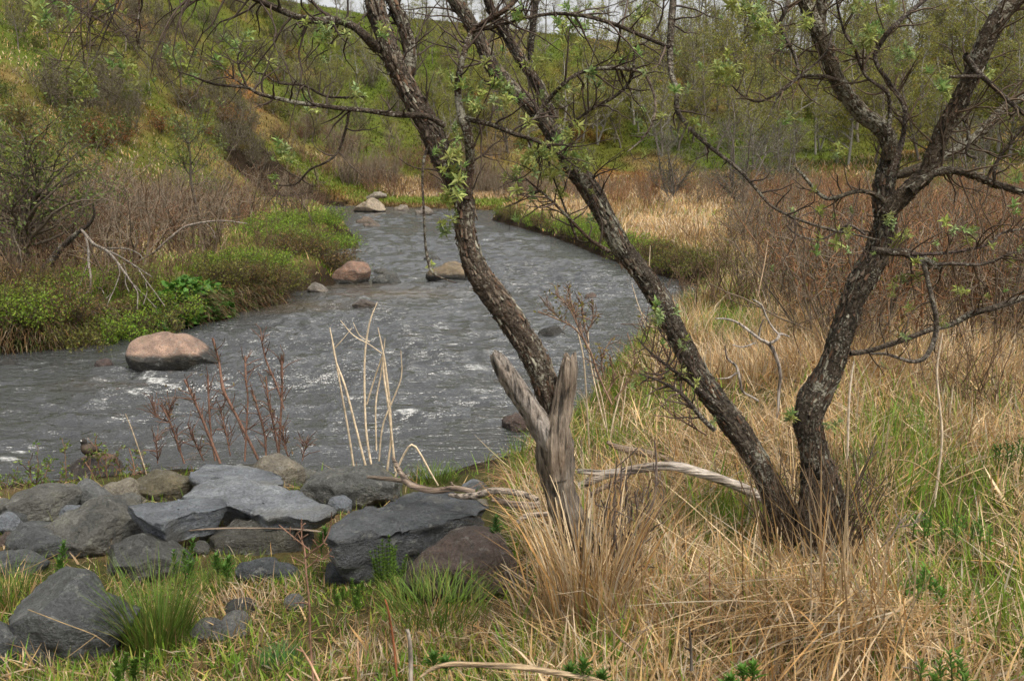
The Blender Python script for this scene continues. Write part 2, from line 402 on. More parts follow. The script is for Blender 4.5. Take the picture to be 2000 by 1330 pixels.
def ground_colour(x, y, z):
    d = river_d(x, y); u = np.clip(x / np.maximum(y, 4.0), -1, 1); px = 1000 + FPX * u
    t = np.clip((y - np.interp(px, *YB)) / 60.0, 0, 1)
    n1 = fbm2(x * .09 + y * .05, y * .05 - x * .03, 4, 31)[..., None]; n2 = fbm2(x * .16 + 5, y * .12, 4, 33)[..., None]; n3 = fbm2(x * .9, y * .9, 3, 35)[..., None]
    soil = np.array([.075, .052, .028]); thatch = np.array([.20, .145, .075]); green = np.array([.035, .045, .010])
    near = thatch * .3 + soil * .6 + 0 * n3
    near = near + (green - near) * (sstep(-.05, .4, n3 + .3 * (x[..., None] < 0)) * .7)
    hill = np.array([.074, .082, .014]) + 0 * n1
    hill = hill + (np.array([.14, .10, .04]) - hill) * sstep(-.1, .25, n2) * .85
    hill = hill + (np.array([.19, .075, .024]) - hill) * (sstep(.05, .3, n1) * .85 * sstep(-.05, .25, fbm2(x * .3, y * .3, 3, 39))[..., None]) * .8
    hill = hill + (np.array([.062, .092, .012]) - hill) * sstep(.1, .4, -n1) * .8
    far = np.array([.19, .13, .06]) + 0 * n1
    w = sstep(14, 30, y)[..., None]; c = near * (1 - w) + far * w
    c = c * (1 - sstep(0.0, .06, t)[..., None]) + hill * sstep(0.0, .06, t)[..., None]
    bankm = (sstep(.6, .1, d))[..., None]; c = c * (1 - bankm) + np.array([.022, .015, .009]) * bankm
    return c

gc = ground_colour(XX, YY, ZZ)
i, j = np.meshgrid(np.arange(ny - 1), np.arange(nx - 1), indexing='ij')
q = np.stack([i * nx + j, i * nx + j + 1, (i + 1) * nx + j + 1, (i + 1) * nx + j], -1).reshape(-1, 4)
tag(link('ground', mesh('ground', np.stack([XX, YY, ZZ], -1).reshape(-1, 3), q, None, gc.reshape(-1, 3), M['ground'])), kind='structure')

# ------------------------------------------------------------------ water
FOAM = [(310, 750, 1.0), (332, 765, 1.0), (268, 775, .9), (285, 742, .8), (200, 792, .8), (195, 815, 1.0), (110, 720, .7), (60, 730, .7), (25, 740, .6), (240, 720, .8), (392, 722, .7), (440, 702, .8), (180, 742, .5),
        (120, 795, .4), (150, 820, .4), (780, 634, 1), (860, 640, .9), (740, 650, .5), (930, 722, .9), (870, 730, .8), (830, 742, .7), (935, 772, .8), (960, 760, .7), (793, 815, 1), (830, 740, .9), (700, 785, .6), (1050, 528, .9), (1068, 552, .7),
        (950, 470, .8), (1010, 474, .9), (1052, 482, .8), (1080, 602, .6), (40, 890, .9), (15, 905, .9), (810, 545, .8), (690, 470, .7), (1170, 560, .6), (1000, 545, .6), (820, 500, .5), (900, 680, .6), (1010, 690, .5), (1080, 700, .4), (760, 700, .5), (800, 670, .5), (870, 790, .4), (960, 805, .6), (720, 850, .3),
        (640, 640, .4), (560, 690, .5), (480, 760, .4), (560, 800, .3), (620, 740, .4), (80, 780, .4), (30, 800, .4), (1130, 640, .6), (720, 460, .6), (880, 450, .5), (800, 560, .6)]
wr = [6.0]
while wr[-1] < 80: wr.append(wr[-1] * 1.0048)
wr = np.array(wr); wu = np.linspace(-.86, .72, 430)
WR, WU = np.meshgrid(wr, wu, indexing='ij'); WX = WR * WU; WY = WR
dw = river_d(WX, WY)
calm = sstep(.1, 1.6, -dw) * .75 + .25
calm = calm * (1 - .6 * sstep(11, 8.5, WY) * sstep(-2.5, 0, WX))
rif = sstep(-.35, .35, fbm2(WX * .30, WY * .22, 3, 48)); calm = calm * (.70 + .55 * rif)
wx = WX + .35 * fbm2(WX * .5, WY * .5, 2, 40); wy = WY + .5 * fbm2(WX * .4 + 9, WY * .4, 2, 41)
ridgeA = 1 - np.abs(noise2(wx * .9, wy * 1.9, 42)) * 2; ridgeB = 1 - np.abs(noise2(wx * 1.9 + 3, wy * 4.1, 43)) * 2
WZ = calm * (.042 * ridgeA + .040 * ridgeB + .042 * fbm2(wx * 2.6, wy * 5.0, 3, 44) + .03 * noise2(wx * .35, wy * .6, 45))
foam = .57 * sstep(.30, .85, ridgeA * .5 + ridgeB * .5 + .4 * fbm2(WX * .25, WY * .3, 2, 46) - .1) * np.minimum(1, calm) * (.45 + .6 * sstep(.2, .7, rif))
for a, b, s in FOAM:
    c = G(a, b, 0); k = c[1] / 12.0
    sx, sy = .18 * k ** .7 + .06, .11 * k + .04
    e = np.exp(-((WX - c[0]) / sx) ** 2 - ((WY - c[1]) / sy) ** 2)
    foam = np.maximum(foam, .88 * s * e); WZ = WZ + .035 * s * e
shal = np.zeros_like(WX)
for a, b, s, sx, sy in ((760, 575, .9, 1.2, .9), (600, 600, .6, 1.2, 1.0), (700, 560, .6, 1.2, .8), (200, 760, .25, .6, .4), (700, 412, .5, 3, 5)):
    c = G(a, b, 0); shal = np.maximum(shal, s * np.exp(-((WX - c[0]) / sx) ** 2 - ((WY - c[1]) / sy) ** 2))
nr, nu = WX.shape
i, j = np.meshgrid(np.arange(nr - 1), np.arange(nu - 1), indexing='ij')
q = np.stack([i * nu + j, i * nu + j + 1, (i + 1) * nu + j + 1, (i + 1) * nu + j], -1).reshape(-1, 4)
q = q[(dw.ravel()[q] < .5).any(1)]
used = np.unique(q); remap = np.zeros(nr * nu, np.int64); remap[used] = np.arange(len(used))
wv = np.stack([WX, WY, WZ], -1).reshape(-1, 3)[used]
tag(link('water', mesh('water', wv, remap[q], None, None, M['water'], True, {'foam': foam.ravel()[used], 'shallow': shal.ravel()[used]})), kind='structure')
# ------------------------------------------------------------------ rocks
def ico(sub):
    t = (1 + 5 ** .5) / 2
    V = [(-1, t, 0), (1, t, 0), (-1, -t, 0), (1, -t, 0), (0, -1, t), (0, 1, t), (0, -1, -t), (0, 1, -t), (t, 0, -1), (t, 0, 1), (-t, 0, -1), (-t, 0, 1)]
    F = [(0, 11, 5), (0, 5, 1), (0, 1, 7), (0, 7, 10), (0, 10, 11), (1, 5, 9), (5, 11, 4), (11, 10, 2), (10, 7, 6), (7, 1, 8), (3, 9, 4), (3, 4, 2), (3, 2, 6), (3, 6, 8), (3, 8, 9), (4, 9, 5), (2, 4, 11), (6, 2, 10), (8, 6, 7), (9, 8, 1)]
    V = [np.array(v) / np.linalg.norm(v) for v in V]
    for _ in range(sub):
        c = {}; NF = []
        def mid(a, b):
            k = (min(a, b), max(a, b))
            if k not in c:
                m = V[a] + V[b]; V.append(m / np.linalg.norm(m)); c[k] = len(V) - 1
            return c[k]
        for a, b, d in F:
            x, y, z = mid(a, b), mid(b, d), mid(d, a); NF += [(a, x, z), (b, y, x), (d, z, y), (x, y, z)]
        F = NF
    return np.array(V), np.array(F)

gF_ = 'boulders of the rocky shore below the camera'
ICO = {3: ico(3), 4: ico(4), 5: ico(5)}

def rock(name, label, cat, outline, col, Y=None, depth=.9, seed=1, facets=8, sub=4, group=None, strata=.0, sq=.8, low=None, lift=0.0, push=.25, rough=.075):
    o = np.array(outline, float); x0, y0 = o.min(0); x1, y1 = o.max(0); cx, cy = (x0 + x1) / 2, (y0 + y1) / 2
    if group == gF_: o = np.array([cx, cy]) + (o - [cx, cy]) * 1.11
    if Y is None:
        hit = ground_hit(cx, y1 - .12 * (y1 - y0)); Y = hit[1] + push * (x1 - x0) * hit[1] / FPX
    c = P(cx, cy, Y); vd = unit(c - CAM); R = unit(np.cross(vd, [0, 0, 1])); U = np.cross(R, vd)
    sc = np.linalg.norm(c - CAM) / FPX / unit(np.array([(cx - 1000) / FPX, (665 - cy) / FPX, 1]))[2] * 1.0
    sc = Y / FPX / (unit(ray(cx, cy)) @ np.array([0, 1, 0]) / 1.0) * 0 + (c - CAM) @ _F / FPX
    th = np.arctan2(-(o[:, 1] - cy), o[:, 0] - cx); rr = np.hypot(o[:, 0] - cx, o[:, 1] - cy) * sc
    k = np.argsort(th); th, rr = th[k], rr[k]
    A = np.linspace(-pi, pi, 181); Rt = np.interp(A, np.concatenate([[th[-1] - 2 * pi], th, [th[0] + 2 * pi]]), np.concatenate([[rr[-1]], rr, [rr[0]]]))
    ker = np.exp(-np.linspace(-2, 2, 9) ** 2); ker /= ker.sum(); Rt = np.convolve(np.concatenate([Rt[-5:-1], Rt, Rt[1:5]]), ker, 'valid')
    N, F = ICO[sub]
    m = np.hypot(N[:, 0], N[:, 2]); a = np.arctan2(N[:, 2], N[:, 0]); Ra = np.interp(a, A, Rt)
    wd = (x1 - x0) * sc * .5; hd = (y1 - y0) * sc * .5; dd = depth * min(wd, hd * 1.7)
    mm = m ** sq
    u = Ra * np.cos(a) * mm; v = Ra * np.sin(a) * mm; w = dd * np.sign(N[:, 1]) * np.abs(N[:, 1]) ** .85
    w = w + (.8 if group == gF_ else .45) * np.maximum(v, 0) + .45 * np.maximum(-v, 0)                                    # shaped for light: top tilts up to brighten, base recedes to darken
    rs = np.random.RandomState(seed * 13 + 5)
    L = np.stack([u, v, w], 1)
    size = max(wd, hd)
    for f in range(facets):                            # flat broken faces
        nn = unit(np.array([rs.uniform(-1, 1), rs.uniform(-.3, 1.4), -rs.uniform(.0, 1.0)])); s = L @ nn
        q = s.max() * rs.uniform(.66, .9); ex = np.maximum(s - q, 0); L = L - nn * (ex * .96)[:, None]
    nrm = unit(L)
    pr = L / size
    n = fbm3(pr[:, 0] * 1.6 + seed, pr[:, 1] * 1.6, pr[:, 2] * 1.6, 5, seed) * rough * 1.6
    if strata:
        sa = pr[:, 1] * .95 - pr[:, 0] * .28 + pr[:, 2] * .3
        n = n + strata * (fbm3(sa * 9, pr[:, 0] * .9 + seed, pr[:, 2] * 1.5, 3, seed + 3)) + strata * .6 * (((sa * 3.2 + .5 * fbm3(pr[:, 0], pr[:, 1], pr[:, 2], 2, seed)) % 1.0) - .5)
    n = n + rough * .5 * (1 - 2 * np.abs(fbm3(pr[:, 0] * 4, pr[:, 1] * 4 + seed, pr[:, 2] * 4, 3, seed + 7)))
    L = L + nrm * (n * size)[:, None]
    V = c + L[:, :1] * R + L[:, 1:2] * U + L[:, 2:3] * vd
    C = np.broadcast_to(np.array(col, float), V.shape).copy()
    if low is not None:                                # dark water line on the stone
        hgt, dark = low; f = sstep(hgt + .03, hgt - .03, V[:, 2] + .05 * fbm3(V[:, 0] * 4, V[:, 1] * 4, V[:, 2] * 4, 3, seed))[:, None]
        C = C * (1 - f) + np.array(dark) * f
    base = np.array([c[0], c[1], V[:, 2].min() + .15 * (V[:, 2].max() - V[:, 2].min())])
    ob = link(name, mesh(name, V - base, None, F[:, ::1], C, M['rock']), None, base)
    return tag(ob, label, cat, group)

def Z7(l): return [(a * .3608, 850 + b * .3608) for a, b in l]
def Z8(l): return [(650 + a * .3608, 850 + b * .3608) for a, b in l]
DK = (.066, .071, .074); OL = (.098, .097, .086); SL = (.135, .15, .17); BR = (.072, .05, .04); SLD = (.052, .058, .064); TN = (.17, .15, .115)
gF = 'boulders of the rocky shore below the camera'
rock('boulder', 'big dark grey boulder with sloping right flank at the lower left', 'boulder', Z7([(150, 960), (165, 810), (260, 710), (340, 690), (420, 700), (490, 760), (560, 880), (640, 960), (740, 1010), (748, 1090), (690, 1120), (620, 1180), (540, 1270), (420, 1290), (300, 1250), (190, 1160)]), DK, seed=1, sub=5, group=gF, depth=.9)
rock('boulder', 'dark stone cut off by the lower left corner of the photo', 'boulder', Z7([(0, 985), (60, 1040), (105, 1130), (100, 1220), (40, 1260), (-100, 1260), (-160, 1100), (-80, 1000)]), DK, seed=2, group=gF)
rock('boulder', 'broad rounded olive grey boulder behind the big dark one', 'boulder', Z7([(285, 490), (340, 440), (450, 400), (560, 355), (660, 370), (740, 430), (805, 520), (770, 570), (640, 620), (560, 660), (480, 690), (390, 680), (330, 600)]), OL, seed=3, sub=5, group=gF, facets=8)
rock('boulder', 'rounded grey boulder with brown hollow under it at the left edge', 'boulder', Z7([(-10, 450), (80, 345), (180, 300), (280, 285), (380, 305), (408, 345), (390, 400), (300, 470), (200, 495), (60, 515), (-20, 510)]), OL, seed=4, group=gF, facets=8)
rock('boulder', 'upright pale grey stone standing between rounder boulders', 'boulder', Z7([(405, 340), (430, 270), (480, 240), (540, 290), (595, 345), (560, 390), (430, 420)]), (.10, .104, .104), seed=5, group=gF)
rock('boulder', 'small tan grey stone right of the upright stone', 'boulder', Z7([(550, 310), (640, 258), (710, 248), (745, 300), (770, 375), (690, 385), (610, 370)]), TN, seed=6, group=gF)
rock('boulder', 'low stone with orange moss on its right end', 'boulder', Z7([(715, 275), (800, 215), (880, 205), (960, 230), (1035, 270), (1025, 320), (980, 370), (850, 375), (770, 340)]), (.105, .090, .055), seed=7, group=gF)

def slab(label, top, drop, yf, yb, col, seed, group=gF, rough=.02, strata=.05, inset=.32):
    """a split slab: flat tilted top (outline seen from the camera, nearer along its lower edge), broken sides"""
    o = np.array(top, float); cx, cy = o.mean(0); th = np.arctan2(o[:, 1] - cy, o[:, 0] - cx); k = np.argsort(th); th, o = th[k], o[k]
    A = np.linspace(-pi, pi, 121)[:-1]; ex = lambda c: np.interp(A, np.concatenate([[th[-1] - 2 * pi], th, [th[0] + 2 * pi]]), np.concatenate([[c[-1]], c, [c[0]]]))
    ox, oy = ex(o[:, 0]), ex(o[:, 1]); y0, y1 = o[:, 1].min(), o[:, 1].max()
    rows = []; fr = [.02, .12, .25, .4, .55, .68, .8, .9, .96, 1.0]
    pt = lambda X, Yp: np.array([P(a_, b_, yb + (yf - yb) * (b_ - y0) / (y1 - y0)) for a_, b_ in zip(X, Yp)])
    for f in fr: rows.append(pt(cx + (ox - cx) * f, cy + (oy - cy) * f))
    rim = rows[-1]; cen = rim.mean(0); H = drop * yf / FPX
    dn = np.concatenate([[.03], np.linspace(.12, 1.0, 9)])
    for d_ in dn:
        r = rim.copy(); r[:, 2] -= H * d_ ; s_ = 1 + .05 * sin(d_ * 3) - inset * d_; r[:, :2] = cen[:2] + (r[:, :2] - cen[:2]) * s_ ; rows.append(r)  # undercut below the rim, shaped so the sides face down and shade darker
    V = np.array(rows); nr_ = len(V); size = np.ptp(rim[:, 0])
    nz = fbm3(V[..., 0] * 3 / size + seed, V[..., 1] * 3 / size, V[..., 2] * 3 / size, 5, seed); st = fbm3(V[..., 0] * 2 / size, V[..., 1] * 2 / size + seed, V[..., 2] * 26 / size + V[..., 0] * 5 / size, 4, seed + 2)
    fin = 1 - 2 * np.abs(fbm3(V[..., 0] * 9 / size, V[..., 1] * 9 / size + seed, V[..., 2] * 9 / size, 3, seed + 4))
    topm = (np.arange(nr_) < len(fr))[:, None]
    V[..., 2] += np.where(topm, rough * size * (1.6 * nz + .5 * fin), 0) + strata * .22 * size * np.round(2.2 * fbm3(V[..., 0] * 1.8 / size + 2, V[..., 1] * 1.8 / size, 0 * nz + seed, 2, seed + 8)) * topm * np.concatenate([fr, np.zeros(len(dn))])[:, None]
    out = unit(np.concatenate([V[..., :2] - cen[:2], 0 * V[..., :1]], -1)); V += out * (np.where(topm, 0, 1) * size * (strata * st + .05 * nz))[..., None]
    n_ = 120; i, j = np.meshgrid(np.arange(nr_ - 1), np.arange(n_), indexing='ij'); j2 = (j + 1) % n_
    Q = np.stack([i * n_ + j, (i + 1) * n_ + j, (i + 1) * n_ + j2, i * n_ + j2], -1).reshape(-1, 4)
    base = np.array([cen[0], cen[1], rows[-1][:, 2].min()])
    me = mesh('flat_rock', V.reshape(-1, 3) - base, Q[:, ::-1], [(a_, (a_ + 1) % n_, (a_ + 60) % n_) for a_ in range(1)], col, M['rock'])
    me.validate(); 
    import bmesh
    bm_ = bmesh.new(); bm_.from_mesh(me); bmesh.ops.recalc_face_normals(bm_, faces=bm_.faces); bm_.to_mesh(me); bm_.free()
    return tag(link('flat_rock', me, None, base), label, 'boulder', group)
slab('rear bluish slab rising behind the large pale slab', Z7([(1030, 195), (1120, 165), (1250, 170), (1400, 182), (1520, 212), (1535, 262), (1450, 275), (1300, 260), (1100, 255), (1030, 240)]), 45, 6.3, 7.0, SL, 9)
slab('largest pale blue grey slab sloping down to the right', Z7([(985, 345), (1060, 270), (1150, 213), (1300, 217), (1450, 278), (1600, 308), (1740, 368), (1835, 415), (1790, 450), (1700, 462), (1560, 450), (1440, 465), (1370, 425), (1260, 385), (1120, 360)]), 45, 5.2, 6.1, (.19, .205, .225), 10, rough=.03)
slab('blue grey slate block below the large pale slab', Z7([(690, 385), (830, 358), (960, 348), (1100, 338), (1195, 343), (1240, 385), (1150, 405), (1050, 415), (950, 450), (880, 490), (800, 475), (740, 440)]), 60, 4.9, 5.45, SL, 8, rough=.03)
slab('long dark layered slab under the driftwood branch', Z8([(-15, 520), (120, 440), (250, 395), (400, 335), (530, 315), (650, 318), (780, 348), (880, 388), (780, 425), (640, 425), (450, 490), (300, 535), (150, 560), (30, 600), (-30, 580)]), 125, 4.4, 5.35, (.075, .082, .09), 14, strata=.075, rough=.035)
rock('boulder', 'small dark broken end under the left tip of the layered slab', 'boulder', Z8([(20, 640), (120, 610), (210, 640), (230, 730), (150, 790), (40, 770)]), SLD, seed=33, group=gF)
rock('boulder', 'brownish weathered boulder under the red twigs at the water', 'boulder', Z7([(1365, 165), (1420, 130), (1500, 108), (1570, 150), (1640, 240), (1655, 290), (1600, 320), (1500, 290), (1420, 240)]), TN, seed=11, group=gF)
rock('boulder', 'little grey stone tucked left of the dark rough boulder', 'boulder', Z7([(1625, 200), (1690, 195), (1725, 230), (1700, 270), (1640, 265)]), OL, seed=12, group=gF)
rock('boulder', 'rough grey boulder left of the driftwood with dark right side', 'boulder', [(600, 962), (622, 925), (650, 912), (700, 912), (750, 923), (788, 945), (810, 960), (803, 975), (740, 985), (720, 1003), (690, 1005), (650, 990)], (.082, .084, .078), seed=13, sub=5, group=gF)
rock('boulder', 'brown pointed boulder in grass at the foot of the stump', 'boulder', Z8([(400, 790), (480, 680), (580, 600), (700, 530), (780, 508), (850, 540), (920, 620), (1000, 740), (1060, 870), (1010, 930), (850, 920), (650, 890), (480, 850)]), BR, seed=15, sub=5, group=gF, facets=3)
rock('boulder', 'dark hump backed boulder right of the biggest dark one', 'boulder', Z7([(548, 690), (600, 620), (690, 575), (780, 548), (860, 575), (960, 630), (1005, 700), (990, 770), (820, 800), (700, 810), (600, 800), (560, 750)]), (.066, .066, .062), seed=16, sub=5, group=gF, facets=5)
rock('flat_rock', 'flat lichen stained slab between grass and pale slab', 'boulder', Z7([(1035, 580), (1090, 520), (1250, 500), (1500, 500), (1640, 520), (1690, 570), (1620, 660), (1450, 680), (1300, 670), (1080, 640)]), (.075, .072, .060), seed=17, group=gF, sub=5)
rock('boulder', 'small dark stone sinking into grass below the flat slab', 'boulder', Z7([(1290, 710), (1370, 660), (1430, 663), (1500, 700), (1610, 775), (1500, 810), (1350, 790)]), SLD, seed=18, group=gF, facets=5)
rock('boulder', 'mottled dark stone left of the broad rounded boulder', 'boulder', Z7([(35, 610), (100, 520), (200, 478), (280, 500), (340, 580), (370, 670), (300, 700), (200, 690), (90, 660)]), DK, seed=19, group=gF, facets=8)
rock('boulder', 'small flat dark stone above the grass at the left edge', 'boulder', Z7([(-40, 620), (90, 635), (180, 650), (235, 700), (160, 780), (0, 740), (-50, 700)]), DK, seed=20, group=gF)
rock('stone', 'small black wet looking stone in a nest of dry grass', 'stone', Z7([(1220, 945), (1300, 893), (1370, 908), (1395, 955), (1300, 990), (1230, 990)]), (.035, .037, .037), seed=21, group=gF, sub=3)
rock('stone', 'flat pale grey stone below the black stone in dry grass', 'stone', Z7([(1050, 1045), (1200, 1015), (1290, 970), (1355, 990), (1345, 1070), (1250, 1140), (1120, 1120)]), (.09, .09, .088), seed=22, group=gF)
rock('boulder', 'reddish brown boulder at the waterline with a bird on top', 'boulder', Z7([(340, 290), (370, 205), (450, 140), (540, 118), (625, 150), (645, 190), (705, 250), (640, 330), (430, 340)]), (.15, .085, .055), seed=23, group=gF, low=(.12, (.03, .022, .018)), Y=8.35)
rock('boulder', 'grey stone end at the left edge above the small flat one', 'boulder', Z7([(-60, 380), (0, 345), (50, 365), (70, 420), (20, 470), (-70, 460)]), OL, seed=24, group=gF)
rock('stone', 'small grey stone half covered by straw near the cut twig', 'stone', Z7([(1550, 880), (1600, 860), (1645, 900), (1640, 945), (1570, 950)]), (.10, .10, .095), seed=25, group=gF, sub=3)
rock('stone', 'small grey stone end showing behind the driftwood branch', 'stone', Z8([(690, 300), (730, 258), (800, 256), (840, 290), (800, 320)]), SL, seed=26, group=gF, sub=3)
for q, (lab, out, c) in enumerate([
    ('dark little stone wedged under the broad rounded boulder', Z7([(800, 505), (850, 495), (885, 525), (860, 570), (805, 560)]), DK),
    ('grey wedge stone under the dark end of the layered slab', Z7([(1780, 700), (1850, 690), (1900, 760), (1880, 830), (1800, 830)]), SLD),
    ('pale stone between the slate block and the flat slab', Z7([(1220, 440), (1290, 430), (1330, 470), (1290, 500), (1225, 490)]), OL),
    ('brown stone in the gap left of the upright stone', Z7([(-10, 560), (60, 520), (110, 545), (90, 600), (10, 610)]), BR)]):
    rock('stone', lab, 'stone', out, c, seed=40 + q, group=gF, sub=3)

gS = 'boulders standing in the stream'
WET = (.022, .020, .017)
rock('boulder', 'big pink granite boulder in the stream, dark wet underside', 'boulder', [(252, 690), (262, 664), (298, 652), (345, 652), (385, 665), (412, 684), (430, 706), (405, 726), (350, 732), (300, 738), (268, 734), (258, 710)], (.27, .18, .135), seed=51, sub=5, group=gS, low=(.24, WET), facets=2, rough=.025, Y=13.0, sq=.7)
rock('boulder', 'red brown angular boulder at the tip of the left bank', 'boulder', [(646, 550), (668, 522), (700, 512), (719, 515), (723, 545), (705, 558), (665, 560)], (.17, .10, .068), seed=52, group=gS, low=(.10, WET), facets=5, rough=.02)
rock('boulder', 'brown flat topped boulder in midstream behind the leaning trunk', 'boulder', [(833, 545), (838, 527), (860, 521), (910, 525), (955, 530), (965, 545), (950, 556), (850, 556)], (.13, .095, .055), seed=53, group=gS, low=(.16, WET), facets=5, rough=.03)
rock('boulder', 'low dark grey stone right of the red brown boulder', 'boulder', [(724, 546), (748, 537), (782, 549), (792, 558), (740, 560)], (.055, .055, .05), seed=54, group=gS, sub=3)
rock('boulder', 'tiny dark stone just above the low grey one', 'boulder', [(728, 531), (742, 526), (760, 531), (745, 537)], (.06, .058, .05), seed=55, group=gS, sub=3)
rock('boulder', 'dark brown hump alone in open water above the pale stalks', 'boulder', [(682, 602), (700, 586), (722, 587), (740, 599), (725, 609), (692, 609)], (.075, .058, .045), seed=56, group=gS, low=(.06, WET))
rock('boulder', 'largest pale tan boulder at the far end of the stream', 'boulder', [(690, 412), (715, 396), (738, 390), (752, 412), (735, 417), (700, 417)], (.22, .175, .125), seed=57, group=gS, low=(.12, WET), Y=61)
rock('boulder', 'flat dark brown stone below the far tan boulder', 'boulder', [(690, 434), (706, 429), (728, 430), (736, 436), (715, 440)], (.09, .065, .045), seed=58, group=gS, sub=3)
rock('boulder', 'thin stone awash next to the flat dark brown one', 'boulder', [(705, 442), (722, 439), (742, 442), (725, 446)], (.08, .06, .045), seed=59, group=gS, sub=3)
rock('boulder', 'small pale stone at the far bank, left of three', 'boulder', [(764, 412), (778, 404), (798, 408), (802, 413), (780, 415)], (.14, .115, .09), seed=60, group=gS, sub=3, Y=63)
rock('boulder', 'flat pale stone in shallows before the far grass', 'boulder', [(802, 416), (820, 412), (848, 416), (830, 421)], (.12, .1, .08), seed=61, group=gS, sub=3, Y=56)
rock('boulder', 'pinkish stone at the far left corner of the water', 'boulder', [(600, 406), (612, 397), (628, 404), (630, 412), (608, 413)], (.13, .11, .09), seed=62, group=gS, sub=3, Y=64)
rock('boulder', 'black wet rock barely breaking the surface right of the trunk', 'boulder', [(1050, 650), (1070, 641), (1098, 645), (1108, 653), (1080, 658)], WET, seed=63, group=gS, sub=3)
rock('boulder', 'submerged reddish stone by the right bank in rough water', 'boulder', [(1138, 580), (1150, 574), (1165, 577), (1172, 583), (1152, 586)], (.09, .06, .045), seed=64, group=gS, sub=3)
rock('boulder', 'ragged dark brown rock at the waterline by the stump', 'boulder', [(968, 828), (1000, 812), (1035, 815), (1060, 838), (1040, 850), (1000, 846)], (.07, .045, .035), seed=65, group=gS, sub=4)
rock('boulder', 'black rock awash left of the pale stalks tip', 'boulder', [(728, 750), (745, 742), (760, 748), (752, 757), (735, 757)], WET, seed=66, group=gS, sub=3)
rock('boulder', 'pale grey stone at the waterline under the tip bush', 'boulder', [(600, 566), (616, 552), (632, 556), (645, 570), (620, 575)], (.16, .14, .12), seed=67, group=gS, sub=3)
rock('boulder', 'dark stone under the bank left of the pink boulder', 'boulder', [(184, 716), (200, 702), (218, 708), (222, 718), (200, 722)], (.06, .04, .035), seed=68, group=gS, sub=3)
rock('boulder', 'black stone awash at the left edge of the stream', 'boulder', [(-8, 712), (8, 702), (30, 706), (34, 716), (10, 720)], WET, seed=69, group=gS, sub=3)
rock('boulder', 'dark slab awash upstream of the flat topped boulder', 'boulder', [(826, 507), (840, 502), (858, 504), (862, 510), (840, 513)], (.05, .048, .045), seed=70, group=gS, sub=3)
rock('boulder', 'pale boulder lying in straw above the far bank', 'boulder', [(714, 383), (728, 379), (746, 378), (758, 382), (740, 386)], (.17, .145, .115), seed=71, group=gS, sub=3, Y=72)
RP2 = np.random.RandomState(91)
for k in range(46):                                     # small stones filling the gaps between the boulders
    px, py = RP2.uniform(-10, 960), RP2.uniform(925, 1090)
    if px < 330 and py < 960: py += 60
    w = RP2.uniform(14, 34); h = w * RP2.uniform(.6, .9)
    rock('stone', 'small grey stone lying in a gap between the shore boulders', 'stone', [(px + w * cos(t) * RP2.uniform(.8, 1.1), py + h * sin(t) * RP2.uniform(.8, 1.1)) for t in np.arange(8) * pi / 4], [DK, OL, SL, TN][k % 4], seed=300 + k, group='small stones in the gaps of the rocky shore', sub=3, push=.1)
# ------------------------------------------------------------------ foliage pieces
def leaf_geo(g, o, d, nrm, L, W, col, fold=.25):
    """one small leaf: six vertices folded along its midrib"""
    d = unit(d); s = unit(np.cross(d, nrm)); n = np.cross(s, d)
    V = [o, o + d * L * .45 + s * W * .5 + n * fold * W, o + d * L * .5 - n * .02 * L, o + d * L * .45 - s * W * .5 + n * fold * W, o + d * L - n * .12 * L]
    g.add(V, None, [(0, 1, 2), (1, 4, 2), (0, 2, 3), (3, 2, 4)], col)

def rosette_mesh(seed, n=9, L=.045, W=.0145, spread=1.0):
    rs = np.random.RandomState(seed); g = Geo(); tint = np.array([rs.uniform(.8, 1.25), rs.uniform(.88, 1.06), rs.uniform(.6, 1.2)]); L = L * rs.uniform(.75, 1.25)
    for k in range(n):
        a = k * 2.4 + rs.uniform(-.4, .4); e = rs.uniform(-.3, 1.3)
        d = np.array([cos(a) * cos(e), sin(a) * cos(e), sin(e)]); l = L * rs.uniform(.55, 1.2)
        c = np.array([.25, .31, .11]) * tint * rs.uniform(.75, 1.35) + np.array([rs.uniform(0, .05), rs.uniform(0, .03), rs.uniform(0, .02)])
        leaf_geo(g, np.array([0, 0, .004 * k * .6]), d, np.array([0, 0, 1.0]) + .3 * rs.normal(size=3), l, W * l / L * rs.uniform(.85, 1.3), c)
    return g.build('leaf_cluster', M['leaf'], False)

ROS = [rosette_mesh(100 + k, 14 + k % 6) for k in range(8)]

def put_rosettes(parent, pts, scale=1.0, rng=None):
    scale *= 1.0
    b = np.array(parent.location)
    for p in pts:
        o = link('leaf_cluster', random.choice(ROS), parent, np.asarray(p) - b)
        s = scale * random.uniform(.38, .9); o.scale = (s, s, s); o.rotation_euler = (random.gauss(0, .5), random.gauss(0, .5), random.uniform(0, 6.3))

def wander(p, d, L, n, r0, r1, wob=.35, grav=0.0, rs=RS):
    pts = [np.array(p, float)]; d = unit(d)
    for k in range(n - 1):
        d = unit(d + rs.normal(size=3) * wob / sqrt(n) + np.array([0, 0, grav / n])); pts.append(pts[-1] + d * L / (n - 1))
    return np.array(pts), np.linspace(r0, r1, n), d

